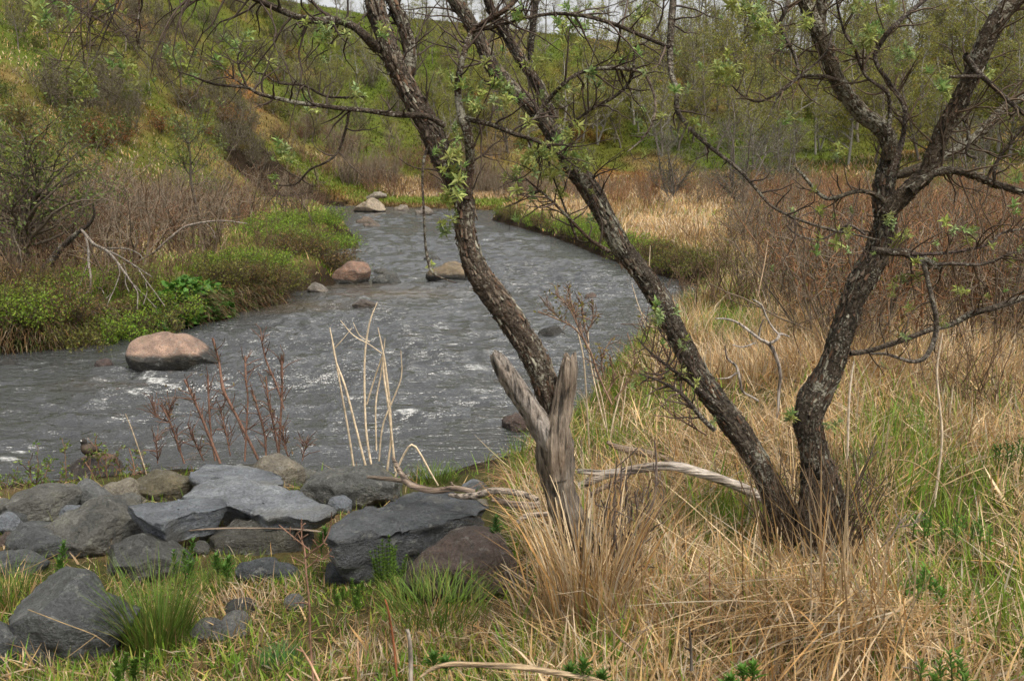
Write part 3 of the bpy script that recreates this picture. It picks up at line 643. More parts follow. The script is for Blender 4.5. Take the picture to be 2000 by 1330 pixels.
def flakes(parent, sp, n, cols, lo=0.0, hi=1.0, name='bark_flakes', size=1.0):
    """loose plates of bark lifting off a trunk"""
    g = Geo(); T = unit(np.gradient(sp[:, :3], axis=0)); m = len(sp)
    for _ in range(n):
        i = min(m - 2, max(1, int(m * RS.uniform(lo, hi)))); t = T[i]; r = sp[i, 3]
        d = RS.normal(size=3); d = unit(d - t * (d @ t)); s = np.cross(t, d)
        l = RS.uniform(.012, .05) * size; w = RS.uniform(.006, .018) * size; lift = RS.uniform(.001, .009) * size; sg = 1 if RS.rand() < .6 else -1
        p = sp[i, :3] + d * r * RS.uniform(.96, 1.04); a = t * sg * l; tw_ = s * RS.normal() * .3 * w
        V = [p - s * w * .5 - d * .006, p + d * .003, p + s * w * .5 - d * .006, p + a - s * w * .4 + d * lift + tw_, p + a * 1.1 + d * (lift + .004) + tw_, p + a + s * w * .4 + d * lift * .7 + tw_]
        c = np.array(cols[RS.randint(len(cols))]) * RS.uniform(.6, 1.5)
        g.add(V, [(0, 1, 4, 3), (1, 2, 5, 4)], None, c)
    tag(link(name, g.build(name, M['twig'], False, np.array(parent.location)), parent), kind='stuff')

FLC = [(.06, .045, .033), (.085, .066, .049), (.04, .031, .023), (.115, .09, .066), (.17, .16, .125), (.085, .05, .031)]
RF = .70
def px_path(l, Y, wig=0.0, seed=0, dY=0.0):
    """pixel polyline (px, py[, Y offset]) with pixel radii -> world rows x,y,z,r at distance Y (drifting by dY)"""
    out = []; m = len(l)
    for k, e in enumerate(l):
        yy = Y + dY * k / max(1, m - 1) + wig * sin(seed * 1.7 + k * 1.9) * (0 if k == 0 else 1)
        p = P(e[0], e[1], yy); out.append([*p, e[2] * RF * ((p - CAM) @ _F) / FPX])
    return np.array(out)

def limb(parent, name, l, Y, k=16, amp=.10, col=(.06, .05, .04), seed=1, mat='bark', wig=.08, dY=0.0, step=.02, flatend=False, flute=0.0, ridge=26.0):
    sp = spline(px_path(l, Y, wig, seed, dY), step); g = Geo()
    bark_tube(g, sp, k, amp, col, seed, ridge, None, flatend, flute)
    link(name, g.build(name, M[mat], True, np.array(parent.location)), parent); return sp

def twigs_along(sp, n, L, lo=.2, tips=None, tw=None, grav=.25, r0=.004, wob=.5, up=.25, sub=2, p_leaf=.26):
    for _ in range(n):
        i = int(len(sp) * RS.uniform(lo, 1.0)); i = min(max(i, 1), len(sp) - 2)
        t = unit(sp[i + 1, :3] - sp[i - 1, :3]); s = unit(RS.normal(size=3) * np.array([1, .55, 1])); s = unit(s - t * (s @ t))
        d = unit(.45 * t + s + np.array([0, 0, up])); l = L * RS.uniform(.4, 1.25); rr = min(r0, sp[i, 3] * .7)
        p, r, e = wander(sp[i, :3], d, l, 8, rr, .0014, wob, grav); tw.append((p, r))
        if RS.rand() < p_leaf: tips.append(p[-1])
        for _ in range(RS.randint(0, sub + 1)):
            k = RS.randint(2, 7); dd = unit(unit(p[k] - p[k - 1]) + .9 * RS.normal(size=3) * np.array([1, .6, 1]) + np.array([0, 0, .3]))
            p2, r2, _e = wander(p[k], dd, l * RS.uniform(.25, .6), 6, r[k] * .75, .0012, wob, grav); tw.append((p2, r2))
            if RS.rand() < p_leaf: tips.append(p2[-1])

# ------------------------------------------------------------------ tree A : trunk growing out of a forked dead stump
BK = (.068, .052, .039)
A = thing('willow_tree', P(1170, 1150, 4.05), 'leaning willow whose live trunk rises out of a forked grey dead stump', 'tree')
TA = 4.05; tw = []; tips = []; RF = .76
limb(A, 'stump', [(1215, 1215, 50), (1165, 1110, 44), (1112, 1010, 36), (1088, 930, 40), (1080, 870, 42), (1078, 822, 30), (1078, 805, 10)], TA, 44, .26, (.125, .108, .088), 3, 'dead', 0, step=.012, flute=.07)
limb(A, 'dead_fork', [(1090, 935, 24), (1078, 870, 32), (1040, 805, 27), (1010, 760, 25), (985, 722, 23), (970, 698, 18), (965, 690, 14)], TA - .04, 30, .2, (.17, .155, .14), 4, 'dead', 0, step=.008, flatend=True, flute=.07)
limb(A, 'dead_fork', [(1086, 935, 24), (1082, 868, 32), (1098, 800, 25), (1107, 750, 24), (1113, 712, 21), (1114, 700, 15)], TA - .05, 30, .2, (.155, .128, .10), 5, 'dead', 0, step=.008, flatend=True, flute=.07)
limb(A, 'root', [(1165, 1100, 30), (1215, 1150, 24), (1262, 1215, 16)], TA - .03, 16, .16, (.13, .085, .05), 6, 'dead', 0)
RF = .61
sA = limb(A, 'trunk', [(1088, 850, 30), (1070, 765, 36), (1045, 700, 37), (1008, 640, 38), (965, 577, 38), (930, 525, 34), (914, 480, 30), (908, 440, 29), (908, 405, 29), (892, 355, 31), (862, 305, 33), (838, 250, 32), (808, 195, 30), (780, 145, 29), (757, 85, 27), (738, 30, 27), (722, -40, 26), (700, -130, 24), (660, -260, 20)], TA, 48, .2, BK, 7, 'bark', 0, dY=.35, step=.012)
s2 = limb(A, 'branch', [(790, 165, 20), (800, 130, 21), (800, 95, 20), (790, 56, 19), (768, 5, 18), (745, -70, 16), (720, -180, 12)], TA + .32, 24, .12, BK, 8, 'barkc', 0)
s3 = limb(A, 'branch', [(735, 95, 16), (712, 70, 14), (690, 52, 12), (655, 40, 12), (620, 41, 11), (580, 33, 10), (542, 18, 10), (497, -2, 9), (420, -30, 8), (330, -40, 7), (220, -38, 5), (110, -20, 3)], TA + .25, 16, .08, BK, 9, 'bark', .04, dY=-.3)
s4 = limb(A, 'branch', [(868, 246, 10), (835, 228, 10), (772, 224, 9), (712, 216, 8), (665, 212, 7.5), (620, 206, 7), (574, 200, 6.5), (507, 184, 5.5), (483, 172, 5), (420, 165, 4), (378, 150, 3), (348, 140, 2)], TA + .05, 12, .10, BK, 10, 'bark', .04, dY=-.35)
s5 = limb(A, 'branch', [(715, 190, 4), (640, 189, 4), (595, 168, 4), (546, 163, 3.5), (518, 147, 3), (498, 141, 2.2), (470, 120, 1.6)], TA + .05, 8, .08, BK, 11, 'bark', .03)
s6 = limb(A, 'branch', [(483, 171, 4), (465, 126, 3), (469, 95, 2), (476, 74, 1.4)], TA - .25, 8, .06, BK, 12, 'bark', .02)
s7 = limb(A, 'branch', [(480, 170, 3.5), (450, 148, 2.6), (427, 122, 2), (405, 108, 1.4)], TA - .25, 8, .06, BK, 13, 'bark', .02)
s8 = limb(A, 'branch', [(682, 216, 5), (676, 250, 4.5), (660, 297, 4.2), (635, 318, 3.8), (605, 332, 3.5), (577, 360, 2.8), (535, 362, 1.6)], TA - .05, 8, .08, BK, 14, 'bark', .03)
s9 = limb(A, 'branch', [(912, 390, 13), (918, 330, 13), (915, 270, 15), (900, 222, 13), (894, 180, 11), (896, 150, 10), (905, 110, 9.5), (922, 64, 9), (950, 42, 8.5), (986, 20, 8), (1015, -10, 7), (1060, -90, 5)], TA + .12, 14, .14, (.075, .05, .035), 15, 'bark', .03)
s10 = limb(A, 'branch', [(922, 62, 5), (965, 54, 5), (1021, 37, 5.2), (1075, 28, 5.5), (1112, 28, 5.8), (1157, 35, 6.2), (1210, 52, 6.5), (1262, 74, 6.5), (1308, 93, 6.5)], TA + .14, 10, .08, BK, 16, 'bark', .03)
s11 = limb(A, 'branch', [(908, 232, 10), (935, 238, 8), (965, 246, 7.5), (1005, 262, 7), (1045, 275, 5), (1090, 300, 3), (1130, 330, 2)], TA + .1, 10, .09, BK, 17, 'bark', .03)
s12 = limb(A, 'branch', [(840, 282, 3.5), (829, 305, 4.5), (825, 350, 4), (828, 420, 3.8), (831, 480, 4), (838, 515, 5.5), (845, 533, 4), (868, 545, 2.5), (892, 553, 1.6)], TA - .1, 8, .06, (.09, .07, .055), 18, 'bark', .02)
s13 = limb(A, 'branch', [(270, -30, 3), (272, 20, 2.6), (267, 60, 2.4), (270, 88, 2), (285, 104, 1.6), (298, 116, 1)], TA - .05, 6, .05, (.07, .04, .03), 19, 'bark', .02)
s14 = limb(A, 'branch', [(235, -30, 3), (222, 25, 2.6), (205, 65, 2.4), (190, 105, 2), (175, 130, 1.6), (150, 160, 1.3), (118, 186, 1)], TA - .1, 6, .05, (.12, .10, .085), 20, 'bark', .02)
s15 = limb(A, 'branch', [(205, 76, 1.8), (172, 64, 1.6), (140, 64, 1.4), (105, 63, 1)], TA - .1, 6, .05, (.07, .04, .03), 21, 'bark', .02)
s16 = limb(A, 'branch', [(225, 20, 2.2), (182, 42, 2), (170, 75, 1.7), (172, 105, 1.4), (185, 116, 1)], TA - .12, 6, .05, (.08, .06, .05), 22, 'bark', .02)
for sp, n, L, lo in ((sA, 26, .30, .35), (s2, 12, .35, .0), (s4, 16, .16, .1), (s5, 8, .12, .1), (s6, 10, .12, .2), (s7, 10, .12, .2), (s8, 8, .18, .1), (s9, 16, .30, .1), (s10, 14, .30, .05), (s11, 14, .25, .1), (s13, 5, .12, .2), (s14, 12, .2, .1), (s15, 5, .1, .1), (s16, 8, .14, .1)):
    twigs_along(sp, int(n * 1.3), L, lo, tips, tw, r0=.0052)
twigs_along(s3, 55, .42, .1, tips, tw, r0=.0048, grav=-.9, up=-.15, wob=.8)
g = Geo(); add_tubes(g, tw, 4, (.06, .043, .034), .35); tag(link('twigs', g.build('twigs', M['twig'], True, np.array(A.location)), A), kind='stuff')
flakes(A, sA, 1500, FLC, .02, .9); flakes(A, s2, 200, FLC, 0, .9)
def clump(cx, cy, Y, r, n):
    return [P(cx + RS.normal() * r * .85, cy + RS.normal() * r * .75, Y + RS.normal() * .06) for _ in range(int(n * 1.9 + .5))]
for e in ((810, 230, 18, 6), (890, 262, 22, 6), (868, 300, 14, 4), (895, 345, 16, 5), (885, 385, 15, 5), (930, 195, 26, 8), (960, 180, 22, 6), (900, 165, 15, 4), (985, 190, 18, 5), (1025, 322, 22, 6), (1060, 300, 20, 5), (1110, 262, 20, 4), (742, 66, 10, 3),
          (470, 95, 22, 7), (420, 118, 24, 7), (350, 140, 22, 6), (500, 140, 16, 4), (545, 310, 10, 3), (562, 316, 12, 4), (535, 360, 6, 2), (590, 210, 16, 4), (640, 80, 20, 5), (680, 65, 14, 3), (70, 20, 14, 4), (90, 52, 12, 4), (215, 10, 20, 6), (180, 175, 24, 6), (150, 150, 22, 5), (245, 140, 22, 6), (330, 120, 14, 4), (700, 200, 15, 4), (135, 20, 16, 4), (875, 440, 14, 3), (840, 522, 4, 1), (1000, 30, 14, 3)):
    tips += clump(e[0], e[1], TA + .05, e[2], e[3])
tips = tips[::-1]; put_rosettes(A, tips[:296], 1.0)

# ------------------------------------------------------------------ tree B : long trunk leaning left
RF = .61
B = thing('willow_tree', P(1540, 1080, 4.5), 'long lichen spotted willow trunk leaning left from the shared root clump', 'tree')
TB = 4.5; tw = []; tips = []
sB = limb(B, 'trunk', [(1585, 1120, 60), (1552, 1066, 52), (1524, 994, 42), (1492, 925, 34), (1456, 862, 34), (1420, 812, 36), (1372, 745, 34), (1332, 672, 31), (1297, 602, 30), (1254, 535, 29), (1214, 483, 28), (1184, 430, 29), (1152, 370, 31), (1112, 315, 25), (1075, 255, 22), (1037, 207, 21), (998, 172, 21), (962, 130, 20), (940, 85, 19), (915, 40, 18), (885, -5, 18), (850, -60, 16), (800, -150, 13)], TB, 48, .2, (.066, .054, .042), 31, 'barkc', 0, dY=.35, step=.012)
b2 = limb(B, 'branch', [(1100, 295, 14), (1082, 230, 14), (1060, 184, 15), (1040, 150, 15), (1020, 120, 14), (998, 85, 14), (972, 42, 13), (950, -5, 12), (930, -80, 10), (900, -180, 7)], TB + .3, 18, .14, (.06, .048, .038), 32, 'barkc', .02)
b3 = limb(B, 'branch', [(1042, 156, 10), (1036, 110, 10), (1040, 60, 10), (1046, 0, 10), (1050, -90, 8), (1060, -200, 5)], TB + .3, 14, .10, (.06, .048, .038), 33, 'barkc', .02)
b4 = limb(B, 'branch', [(1008, 268, 3), (1020, 250, 4.5), (1042, 235, 5.5), (1058, 212, 6), (1077, 189, 6.5), (1098, 166, 6.5), (1119, 150, 6.2), (1140, 140, 6), (1164, 135, 6), (1205, 134, 6.5), (1238, 137, 5.5)], TB - .1, 10, .09, BK, 34, 'bark', .03)
b5 = limb(B, 'branch', [(1236, 137, 5), (1258, 145, 4.6), (1272, 170, 4.4), (1280, 200, 4.2), (1276, 235, 4), (1262, 262, 3.4), (1246, 280, 2.8), (1225, 297, 1.8)], TB - .12, 8, .05, (.19, .15, .12), 35, 'bark', .01)
b6 = limb(B, 'branch', [(1100, 290, 2.4), (1112, 248, 4), (1135, 228, 4.5), (1157, 213, 4.8), (1196, 192, 5), (1224, 168, 5), (1238, 140, 5)], TB - .05, 8, .08, BK, 36, 'bark', .02)
b7 = limb(B, 'branch', [(1238, 138, 4.5), (1238, 110, 4.2), (1242, 92, 4), (1262, 82, 3.8), (1276, 66, 3.6), (1290, 42, 3.4), (1296, 10, 3.2), (1297, -40, 3)], TB - .1, 8, .06, BK, 37, 'bark', .02)
b8 = limb(B, 'branch', [(820, -110, 14), (1000, -210, 13), (1180, -190, 12), (1290, -100, 12), (1313, -20, 11.5), (1312, 40, 11), (1309, 90, 10.5), (1310, 140, 9), (1322, 178, 8), (1322, 215, 8), (1345, 248, 7.5), (1380, 282, 6.5), (1440, 329, 5.5), (1475, 367, 5), (1503, 399, 4.5), (1545, 423, 4.5), (1615, 447, 4.2), (1668, 458, 3.5), (1720, 470, 2.5)], TB + .25, 12, .10, (.10, .082, .065), 38, 'bark', .02, dY=-.5)
b9 = limb(B, 'branch', [(1190, 492, 8), (1170, 480, 6), (1150, 466, 5.5), (1115, 430, 5), (1073, 388, 4.2), (1045, 365, 3.4), (1026, 348, 2)], TB, 8, .10, (.085, .055, .04), 39, 'bark', .02)
b10 = limb(B, 'branch', [(1128, 470, 4.5), (1112, 430, 4), (1095, 385, 3.5), (1075, 330, 3), (1068, 300, 2)], TB + .05, 8, .08, (.085, .065, .05), 40, 'bark', .03)
b11 = limb(B, 'branch', [(1400, 790, 10), (1345, 745, 7), (1300, 712, 5), (1262, 680, 3), (1245, 660, 2)], TB - .05, 8, .1, (.07, .055, .045), 41, 'bark', .02)
b12 = limb(B, 'branch', [(1395, 840, 8), (1370, 815, 8), (1330, 768, 6), (1290, 745, 4), (1250, 730, 2)], TB - .1, 8, .1, (.07, .055, .045), 42, 'bark', .02)
b13 = limb(B, 'branch', [(1300, 720, 3), (1310, 680, 2.4), (1285, 640, 2), (1290, 600, 1.5)], TB - .1, 6, .1, (.07, .055, .045), 43, 'bark', .02)
for sp, n, L, lo in ((sB, 22, .30, .55), (b2, 14, .35, .2), (b3, 10, .3, .1), (b4, 16, .25, .1), (b5, 3, .12, .4), (b6, 12, .22, .2), (b7, 8, .2, .2), (b8, 26, .22, .3), (b9, 12, .2, .1), (b10, 8, .18, .1), (b11, 14, .16, .2), (b12, 12, .14, .2), (b13, 6, .1, .2)):
    twigs_along(sp, int(n * 1.3), L, lo, tips, tw, r0=.0052, p_leaf=.35)
g = Geo(); add_tubes(g, tw, 4, (.06, .043, .034), .35); tag(link('twigs', g.build('twigs', M['twig'], True, np.array(B.location)), B), kind='stuff')
flakes(B, sB, 1700, FLC, .04, .95); flakes(B, b2, 250, FLC, 0, .9, size=.8)
for e in ((1130, 55, 15, 6), (1122, 30, 12, 4), (1110, 70, 12, 4), (1250, 38, 8, 3), (1085, 200, 22, 6), (1110, 170, 18, 4), (1060, 120, 10, 2), (1080, 318, 26, 8), (1115, 290, 24, 6), (1140, 330, 16, 4), (1050, 310, 20, 5), (1355, 245, 5, 2), (1368, 252, 4, 1), (1320, 182, 6, 2), (1340, 185, 4, 1), (1388, 268, 4, 1), (1160, 165, 14, 3), (1395, 830, 6, 2), (1400, 145, 14, 4)):
    tips += clump(e[0], e[1], TB - .05, e[2], e[3])
tips = tips[::-1]; put_rosettes(B, tips[:230], 1.0)

# ------------------------------------------------------------------ tree C : the upright forked trunk at the right
RF = .69
Cc = thing('willow_tree', P(1607, 1080, 4.4), 'stout dark willow at the right, forking into several heavy limbs', 'tree')
TC = 4.4; tw = []; tips = []
DKB = (.054, .044, .033)
sC = limb(Cc, 'trunk', [(1612, 1130, 85), (1608, 1070, 74), (1606, 994, 60), (1601, 925, 46), (1590, 880, 36), (1579, 825, 36), (1590, 780, 39), (1624, 715, 31), (1647, 640, 31), (1671, 572, 31), (1691, 535, 34), (1709, 500, 32), (1728, 440, 27), (1726, 400, 28), (1728, 355, 25), (1741, 305, 23)], TC, 52, .22, DKB, 51, 'barkc', 0, dY=.15, step=.012)
c2 = limb(Cc, 'limb', [(1741, 312, 22), (1736, 275, 22), (1715, 246, 22), (1686, 224, 21), (1660, 196, 20), (1634, 154, 20), (1613, 100, 20), (1594, 52, 21), (1575, 10, 17), (1556, -40, 15), (1530, -130, 12)], TC + .12, 34, .17, (.085, .068, .045), 52, 'barkc', 0)
c2b = limb(Cc, 'limb', [(1598, 62, 15), (1604, 30, 15), (1606, -5, 15), (1606, -60, 13), (1612, -160, 9)], TC + .13, 20, .10, (.08, .062, .04), 53, 'barkc', 0)
c3 = limb(Cc, 'limb', [(1732, 420, 20), (1758, 388, 24), (1784, 362, 23), (1808, 340, 22), (1826, 297, 21), (1847, 245, 21), (1875, 196, 22), (1903, 136, 23), (1930, 72, 25), (1956, 30, 24), (1995, -15, 22), (2060, -100, 18), (2120, -220, 12)], TC + .02, 36, .17, (.068, .052, .036), 54, 'bark', 0, dY=-.15)
c4 = limb(Cc, 'limb', [(1735, 345, 12), (1770, 338, 13), (1808, 325, 12.5), (1838, 310, 12), (1877, 287, 12), (1916, 258, 12), (1958, 214, 11), (2005, 186, 10), (2080, 140, 8), (2180, 60, 5)], TC + .22, 16, .10, (.105, .085, .06), 55, 'barkc', 0)
c5 = limb(Cc, 'limb', [(1778, 372, 12), (1810, 347, 11), (1846, 333, 10.5), (1895, 340, 10), (1947, 360, 9.5), (2005, 377, 9), (2090, 390, 7), (2200, 370, 4)], TC - .05, 14, .10, (.07, .056, .04), 56, 'barkc', 0)
c6 = limb(Cc, 'branch', [(1726, 392, 9), (1709, 381, 7), (1688, 374, 6.2), (1667, 375, 6), (1640, 384, 6), (1615, 388, 5.8), (1594, 374, 5.4), (1580, 357, 5), (1566, 340, 4.6), (1553, 328, 3.2)], TC - .05, 10, .10, (.07, .058, .042), 57, 'barkc', .01)
c7 = limb(Cc, 'branch', [(1742, 335, 9), (1755, 300, 7.5), (1763, 270, 7), (1767, 240, 6.5), (1766, 208, 6.5), (1752, 184, 6.5), (1732, 155, 6), (1718, 136, 6), (1709, 112, 6.2), (1716, 92, 6.5), (1740, 58, 6.5), (1768, 32, 6), (1807, 0, 5.5), (1850, -40, 4.5)], TC - .02, 10, .08, (.075, .06, .05), 58, 'bark', .02)
c8 = limb(Cc, 'branch', [(1736, 262, 6), (1738, 220, 6), (1734, 184, 5.5), (1712, 165, 5), (1692, 150, 4.6), (1678, 122, 4.2), (1668, 92, 4), (1652, 70, 3.8), (1642, 40, 3.6), (1634, 0, 3.2), (1630, -60, 2.4)], TC - .05, 10, .07, (.08, .062, .05), 59, 'bark', .02)
c9 = limb(Cc, 'branch', [(1640, 158, 5), (1611, 150, 4.6), (1590, 148, 4.4), (1566, 150, 4.2), (1545, 161, 4), (1515, 185, 3.6), (1482, 199, 3.4), (1458, 192, 3), (1440, 178, 2.6), (1426, 164, 1.6)], TC - .05, 8, .07, BK, 60, 'bark', .02)
c10 = limb(Cc, 'branch', [(1625, 60, 4), (1618, 95, 3.6), (1596, 122, 3.4), (1566, 145, 3.2), (1545, 166, 3), (1524, 184, 2.6), (1510, 208, 2.2), (1500, 231, 1.6)], TC - .1, 8, .06, (.11, .09, .075), 61, 'bark', .02)
c11 = limb(Cc, 'branch', [(1560, 150, 3.6), (1557, 125, 5), (1548, 100, 5.4), (1540, 85, 5.4), (1530, 66, 5), (1520, 52, 5.4), (1530, 30, 5.6), (1541, 0, 5.6), (1548, -50, 5)], TC + .05, 10, .08, (.10, .082, .07), 62, 'bark', .02)
c12 = limb(Cc, 'branch', [(1885, 108, 10), (1900, 130, 8), (1916, 147, 7.2), (1947, 176, 7), (1975, 202, 6.5), (2004, 226, 6), (2060, 270, 4)], TC - .12, 12, .09, (.085, .068, .055), 63, 'bark', .02)
c13 = limb(Cc, 'branch', [(1922, 150, 6), (1900, 150, 5.5), (1876, 150, 5.2), (1855, 151, 5)], TC - .15, 10, .06, (.09, .07, .055), 64, 'bark', 0)
c14 = limb(Cc, 'branch', [(1942, 360, 4), (1942, 335, 5), (1948, 315, 5), (1965, 290, 4.6), (1997, 252, 4.2), (2040, 215, 3)], TC - .1, 8, .07, BK, 65, 'bark', .01)
c15 = limb(Cc, 'branch', [(1700, 486, 8), (1735, 492, 10), (1768, 494, 11), (1797, 506, 14), (1822, 518, 10), (1842, 524, 5)], TC - .14, 18, .30, (.08, .066, .052), 66, 'barkc', 0, step=.01, flatend=True)
c16 = limb(Cc, 'branch', [(1803, 515, 8), (1810, 540, 6.4), (1821, 587, 6.5), (1829, 630, 7), (1825, 662, 7.5), (1816, 685, 7), (1802, 702, 6.6), (1780, 706, 5.4), (1755, 699, 4.5), (1728, 691, 4), (1700, 691, 3)], TC - .2, 10, .06, (.14, .12, .10), 67, 'bark', .01)
c17 = limb(Cc, 'branch', [(1830, 517, 6), (1860, 515, 5), (1909, 517, 4.6), (1940, 510, 4.2), (1970, 496, 3.6), (1995, 490, 2.6), (2040, 470, 2)], TC - .2, 8, .07, (.10, .08, .065), 68, 'bark', .02)
c18 = limb(Cc, 'branch', [(1780, 497, 6), (1815, 496, 5), (1860, 493, 4.6), (1916, 482, 4.4), (1940, 470, 4), (1958, 455, 3.4), (2004, 446, 2.6), (2060, 430, 2)], TC - .18, 8, .07, (.095, .07, .06), 69, 'bark', .02)
c19 = limb(Cc, 'branch', [(1660, 690, 8), (1702, 684, 7), (1772, 661, 7), (1815, 645, 7), (1860, 633, 8), (1900, 612, 9), (1945, 600, 9), (2004, 580, 9), (2080, 560, 8)], TC + .7, 10, .12, (.085, .068, .052), 70, 'bark', .03)
c20 = limb(Cc, 'branch', [(1908, 310, 5), (1888, 300, 4), (1893, 270, 3.6), (1885, 240, 3.6), (1868, 222, 3)], TC - .05, 8, .08, (.12, .1, .08), 71, 'barkc', .01)
c21 = limb(Cc, 'branch', [(1690, 458, 4), (1660, 440, 3.5), (1640, 450, 3), (1600, 468, 3), (1560, 460, 2.6), (1535, 440, 2)], TC - .1, 8, .06, (.11, .09, .075), 72, 'bark', .02)
for sp, n, L, lo in ((sC, 12, .18, .5), (c2, 14, .3, .2), (c2b, 10, .3, .1), (c3, 24, .3, .15), (c4, 16, .3, .2), (c5, 20, .3, .15), (c6, 10, .16, .1), (c7, 18, .22, .2), (c8, 16, .22, .2), (c9, 12, .18, .1), (c10, 8, .15, .1), (c11, 10, .2, .1), (c12, 14, .25, .2), (c14, 8, .18, .1), (c15, 10, .2, .2), (c16, 6, .1, .1), (c17, 14, .22, .1), (c18, 14, .22, .1), (c19, 14, .25, .1), (c20, 6, .15, .2), (c21, 8, .15, .1)):
    twigs_along(sp, int(n * 1.3), L, lo, tips, tw, r0=.0052, p_leaf=.28)
for k in range(115):                                    # bare suckers sprouting from the root clump
    a = RS.uniform(-1, 1); p0 = P(1590 + 95 * a, 1040 + 40 * RS.rand(), TC - .12 - .25 * RS.rand() * (1 - abs(a)))
    p, r, e = wander(p0, [.35 * a + .1 * RS.normal(), -.15 + .2 * RS.normal(), 1], RS.uniform(.15, .5), 8, .004, .0015, .3); tw.append((p, r))
    if RS.rand() < .5:
        k2 = RS.randint(3, 7); p2, r2, e = wander(p[k2], [RS.normal() * .6, RS.normal() * .4, 1], RS.uniform(.05, .15), 5, .0022, .0012, .3); tw.append((p2, r2))
g = Geo(); add_tubes(g, tw, 4, (.085, .06, .04), .35); tag(link('twigs', g.build('twigs', M['twig'], True, np.array(Cc.location)), Cc), kind='stuff')
flakes(Cc, sC, 1700, FLC, .05, 1); flakes(Cc, c2, 350, FLC, 0, .9, size=.7); flakes(Cc, c3, 450, FLC, 0, .9, size=.7); flakes(Cc, c4, 120, FLC, 0, .9, size=.6); flakes(Cc, c5, 150, FLC, 0, .9, size=.6)
for e in ((1480, 40, 20, 8), (1495, 78, 16, 5), (1450, 18, 16, 5), (1430, 140, 16, 5), (1402, 150, 14, 4), (1692, 88, 18, 5), (1672, 95, 12, 3), (1700, 58, 12, 4), (1768, 112, 14, 5), (1752, 130, 10, 2), (1845, 170, 10, 5), (1838, 152, 8, 3), (1850, 188, 6, 2), (1572, 55, 8, 3), (1735, 440, 8, 3), (1748, 478, 7, 2), (1645, 460, 6, 2), (1735, 15, 10, 3), (1680, 20, 12, 3), (1935, 145, 4, 1), (1540, 240, 12, 3), (1640, 300, 8, 2), (1895, 470, 10, 2), (1985, 350, 10, 2), (1545, 820, 5, 2), (1620, 835, 5, 2), (1840, 640, 4, 2)):
    tips += clump(e[0], e[1], TC - .08, e[2], e[3])
tips = tips[::-1]; put_rosettes(Cc, tips[:220], 1.0)
RF = .68
# ------------------------------------------------------------------ shrub and tree prototypes
def leaf_cloud(g, pts, size, col, rs, var=.3, asp=.45):
    """one small rhombic leaf at each point"""
    pts = np.asarray(pts, float); n = len(pts)
    if n == 0: return
    d = unit(rs.normal(size=(n, 3)) + [0, 0, .4]); s = unit(np.cross(d, rs.normal(size=(n, 3)))); L = size * rs.uniform(.6, 1.35, (n, 1))
    V = np.stack([pts, pts + d * L * .5 + s * L * asp * .5, pts + d * L, pts + d * L * .5 - s * L * asp * .5], 1)
    c = np.asarray(col) * rs.uniform(1 - var, 1 + var, (n, 1)) * np.stack([rs.uniform(.85, 1.25, n), np.ones(n), rs.uniform(.8, 1.3, n)], 1)
    g.add(V.reshape(-1, 3), np.arange(n * 4).reshape(n, 4), None, np.repeat(c, 4, 0))

def shrub_proto(seed, h, spread, nst, col, leafcol=None, leafn=0, leafs=.03, r0=.012, wob=.5, upright=1.0, dense=1.0, tw_r=.0035):
    rs = np.random.RandomState(seed); paths = []; lp = []
    for k in range(nst):
        a = rs.uniform(0, 2 * pi); q = rs.rand() ** .6
        p0 = np.array([cos(a), sin(a), 0]) * spread * .35 * q; p0[2] = -.12
        d = np.array([cos(a) * .55 * q * spread / h, sin(a) * .55 * q * spread / h, upright])
        L = h * rs.uniform(.6, 1.1); p, r, e = wander(p0, d, L, 9, r0 * rs.uniform(.6, 1.2), tw_r, wob * .7, .15, rs); paths.append((p, r))
        for _ in range(int(rs.randint(5, 10) * dense)):
            i = rs.randint(2, 8); dd = unit(unit(p[i] - p[i - 1]) * .9 + rs.normal(size=3) * .75 + [0, 0, .25]); l = L * rs.uniform(.15, .42)
            p2, r2, e = wander(p[i], dd, l, 6, r[i] * .6, tw_r * .8, wob, .25, rs); paths.append((p2, r2)); lp.append(p2[-1])
            for _ in range(int(rs.randint(1, 4) * dense)):
                j = rs.randint(1, 5); dd = unit(unit(p2[j] - p2[j - 1]) + rs.normal(size=3) * .8 + [0, 0, .2])
                p3, r3, e = wander(p2[j], dd, l * rs.uniform(.3, .6), 4, tw_r, tw_r * .6, wob, .2, rs); paths.append((p3, r3)); lp.append(p3[-1]); lp.append(p3[2])
    return paths, np.array(lp)

def shrub_mesh(name, seed, h, spread, nst, col, leafcol=None, leafn=0, leafs=.03, **kw):
    paths, lp = shrub_proto(seed, h, spread, nst, col, **kw); g = Geo(); rs = np.random.RandomState(seed + 1)
    add_tubes(g, paths, 3, col, .35)
    gl = None
    if leafn and leafcol is not None:
        gl = Geo(); idx = rs.randint(0, len(lp), leafn); leaf_cloud(gl, lp[idx] + rs.normal(size=(leafn, 3)) * leafs * .8, leafs, leafcol, rs)
    return g.build(name, M['twig'], True), (gl.build(name + '_leaves', M['leaf'], False) if gl else None)

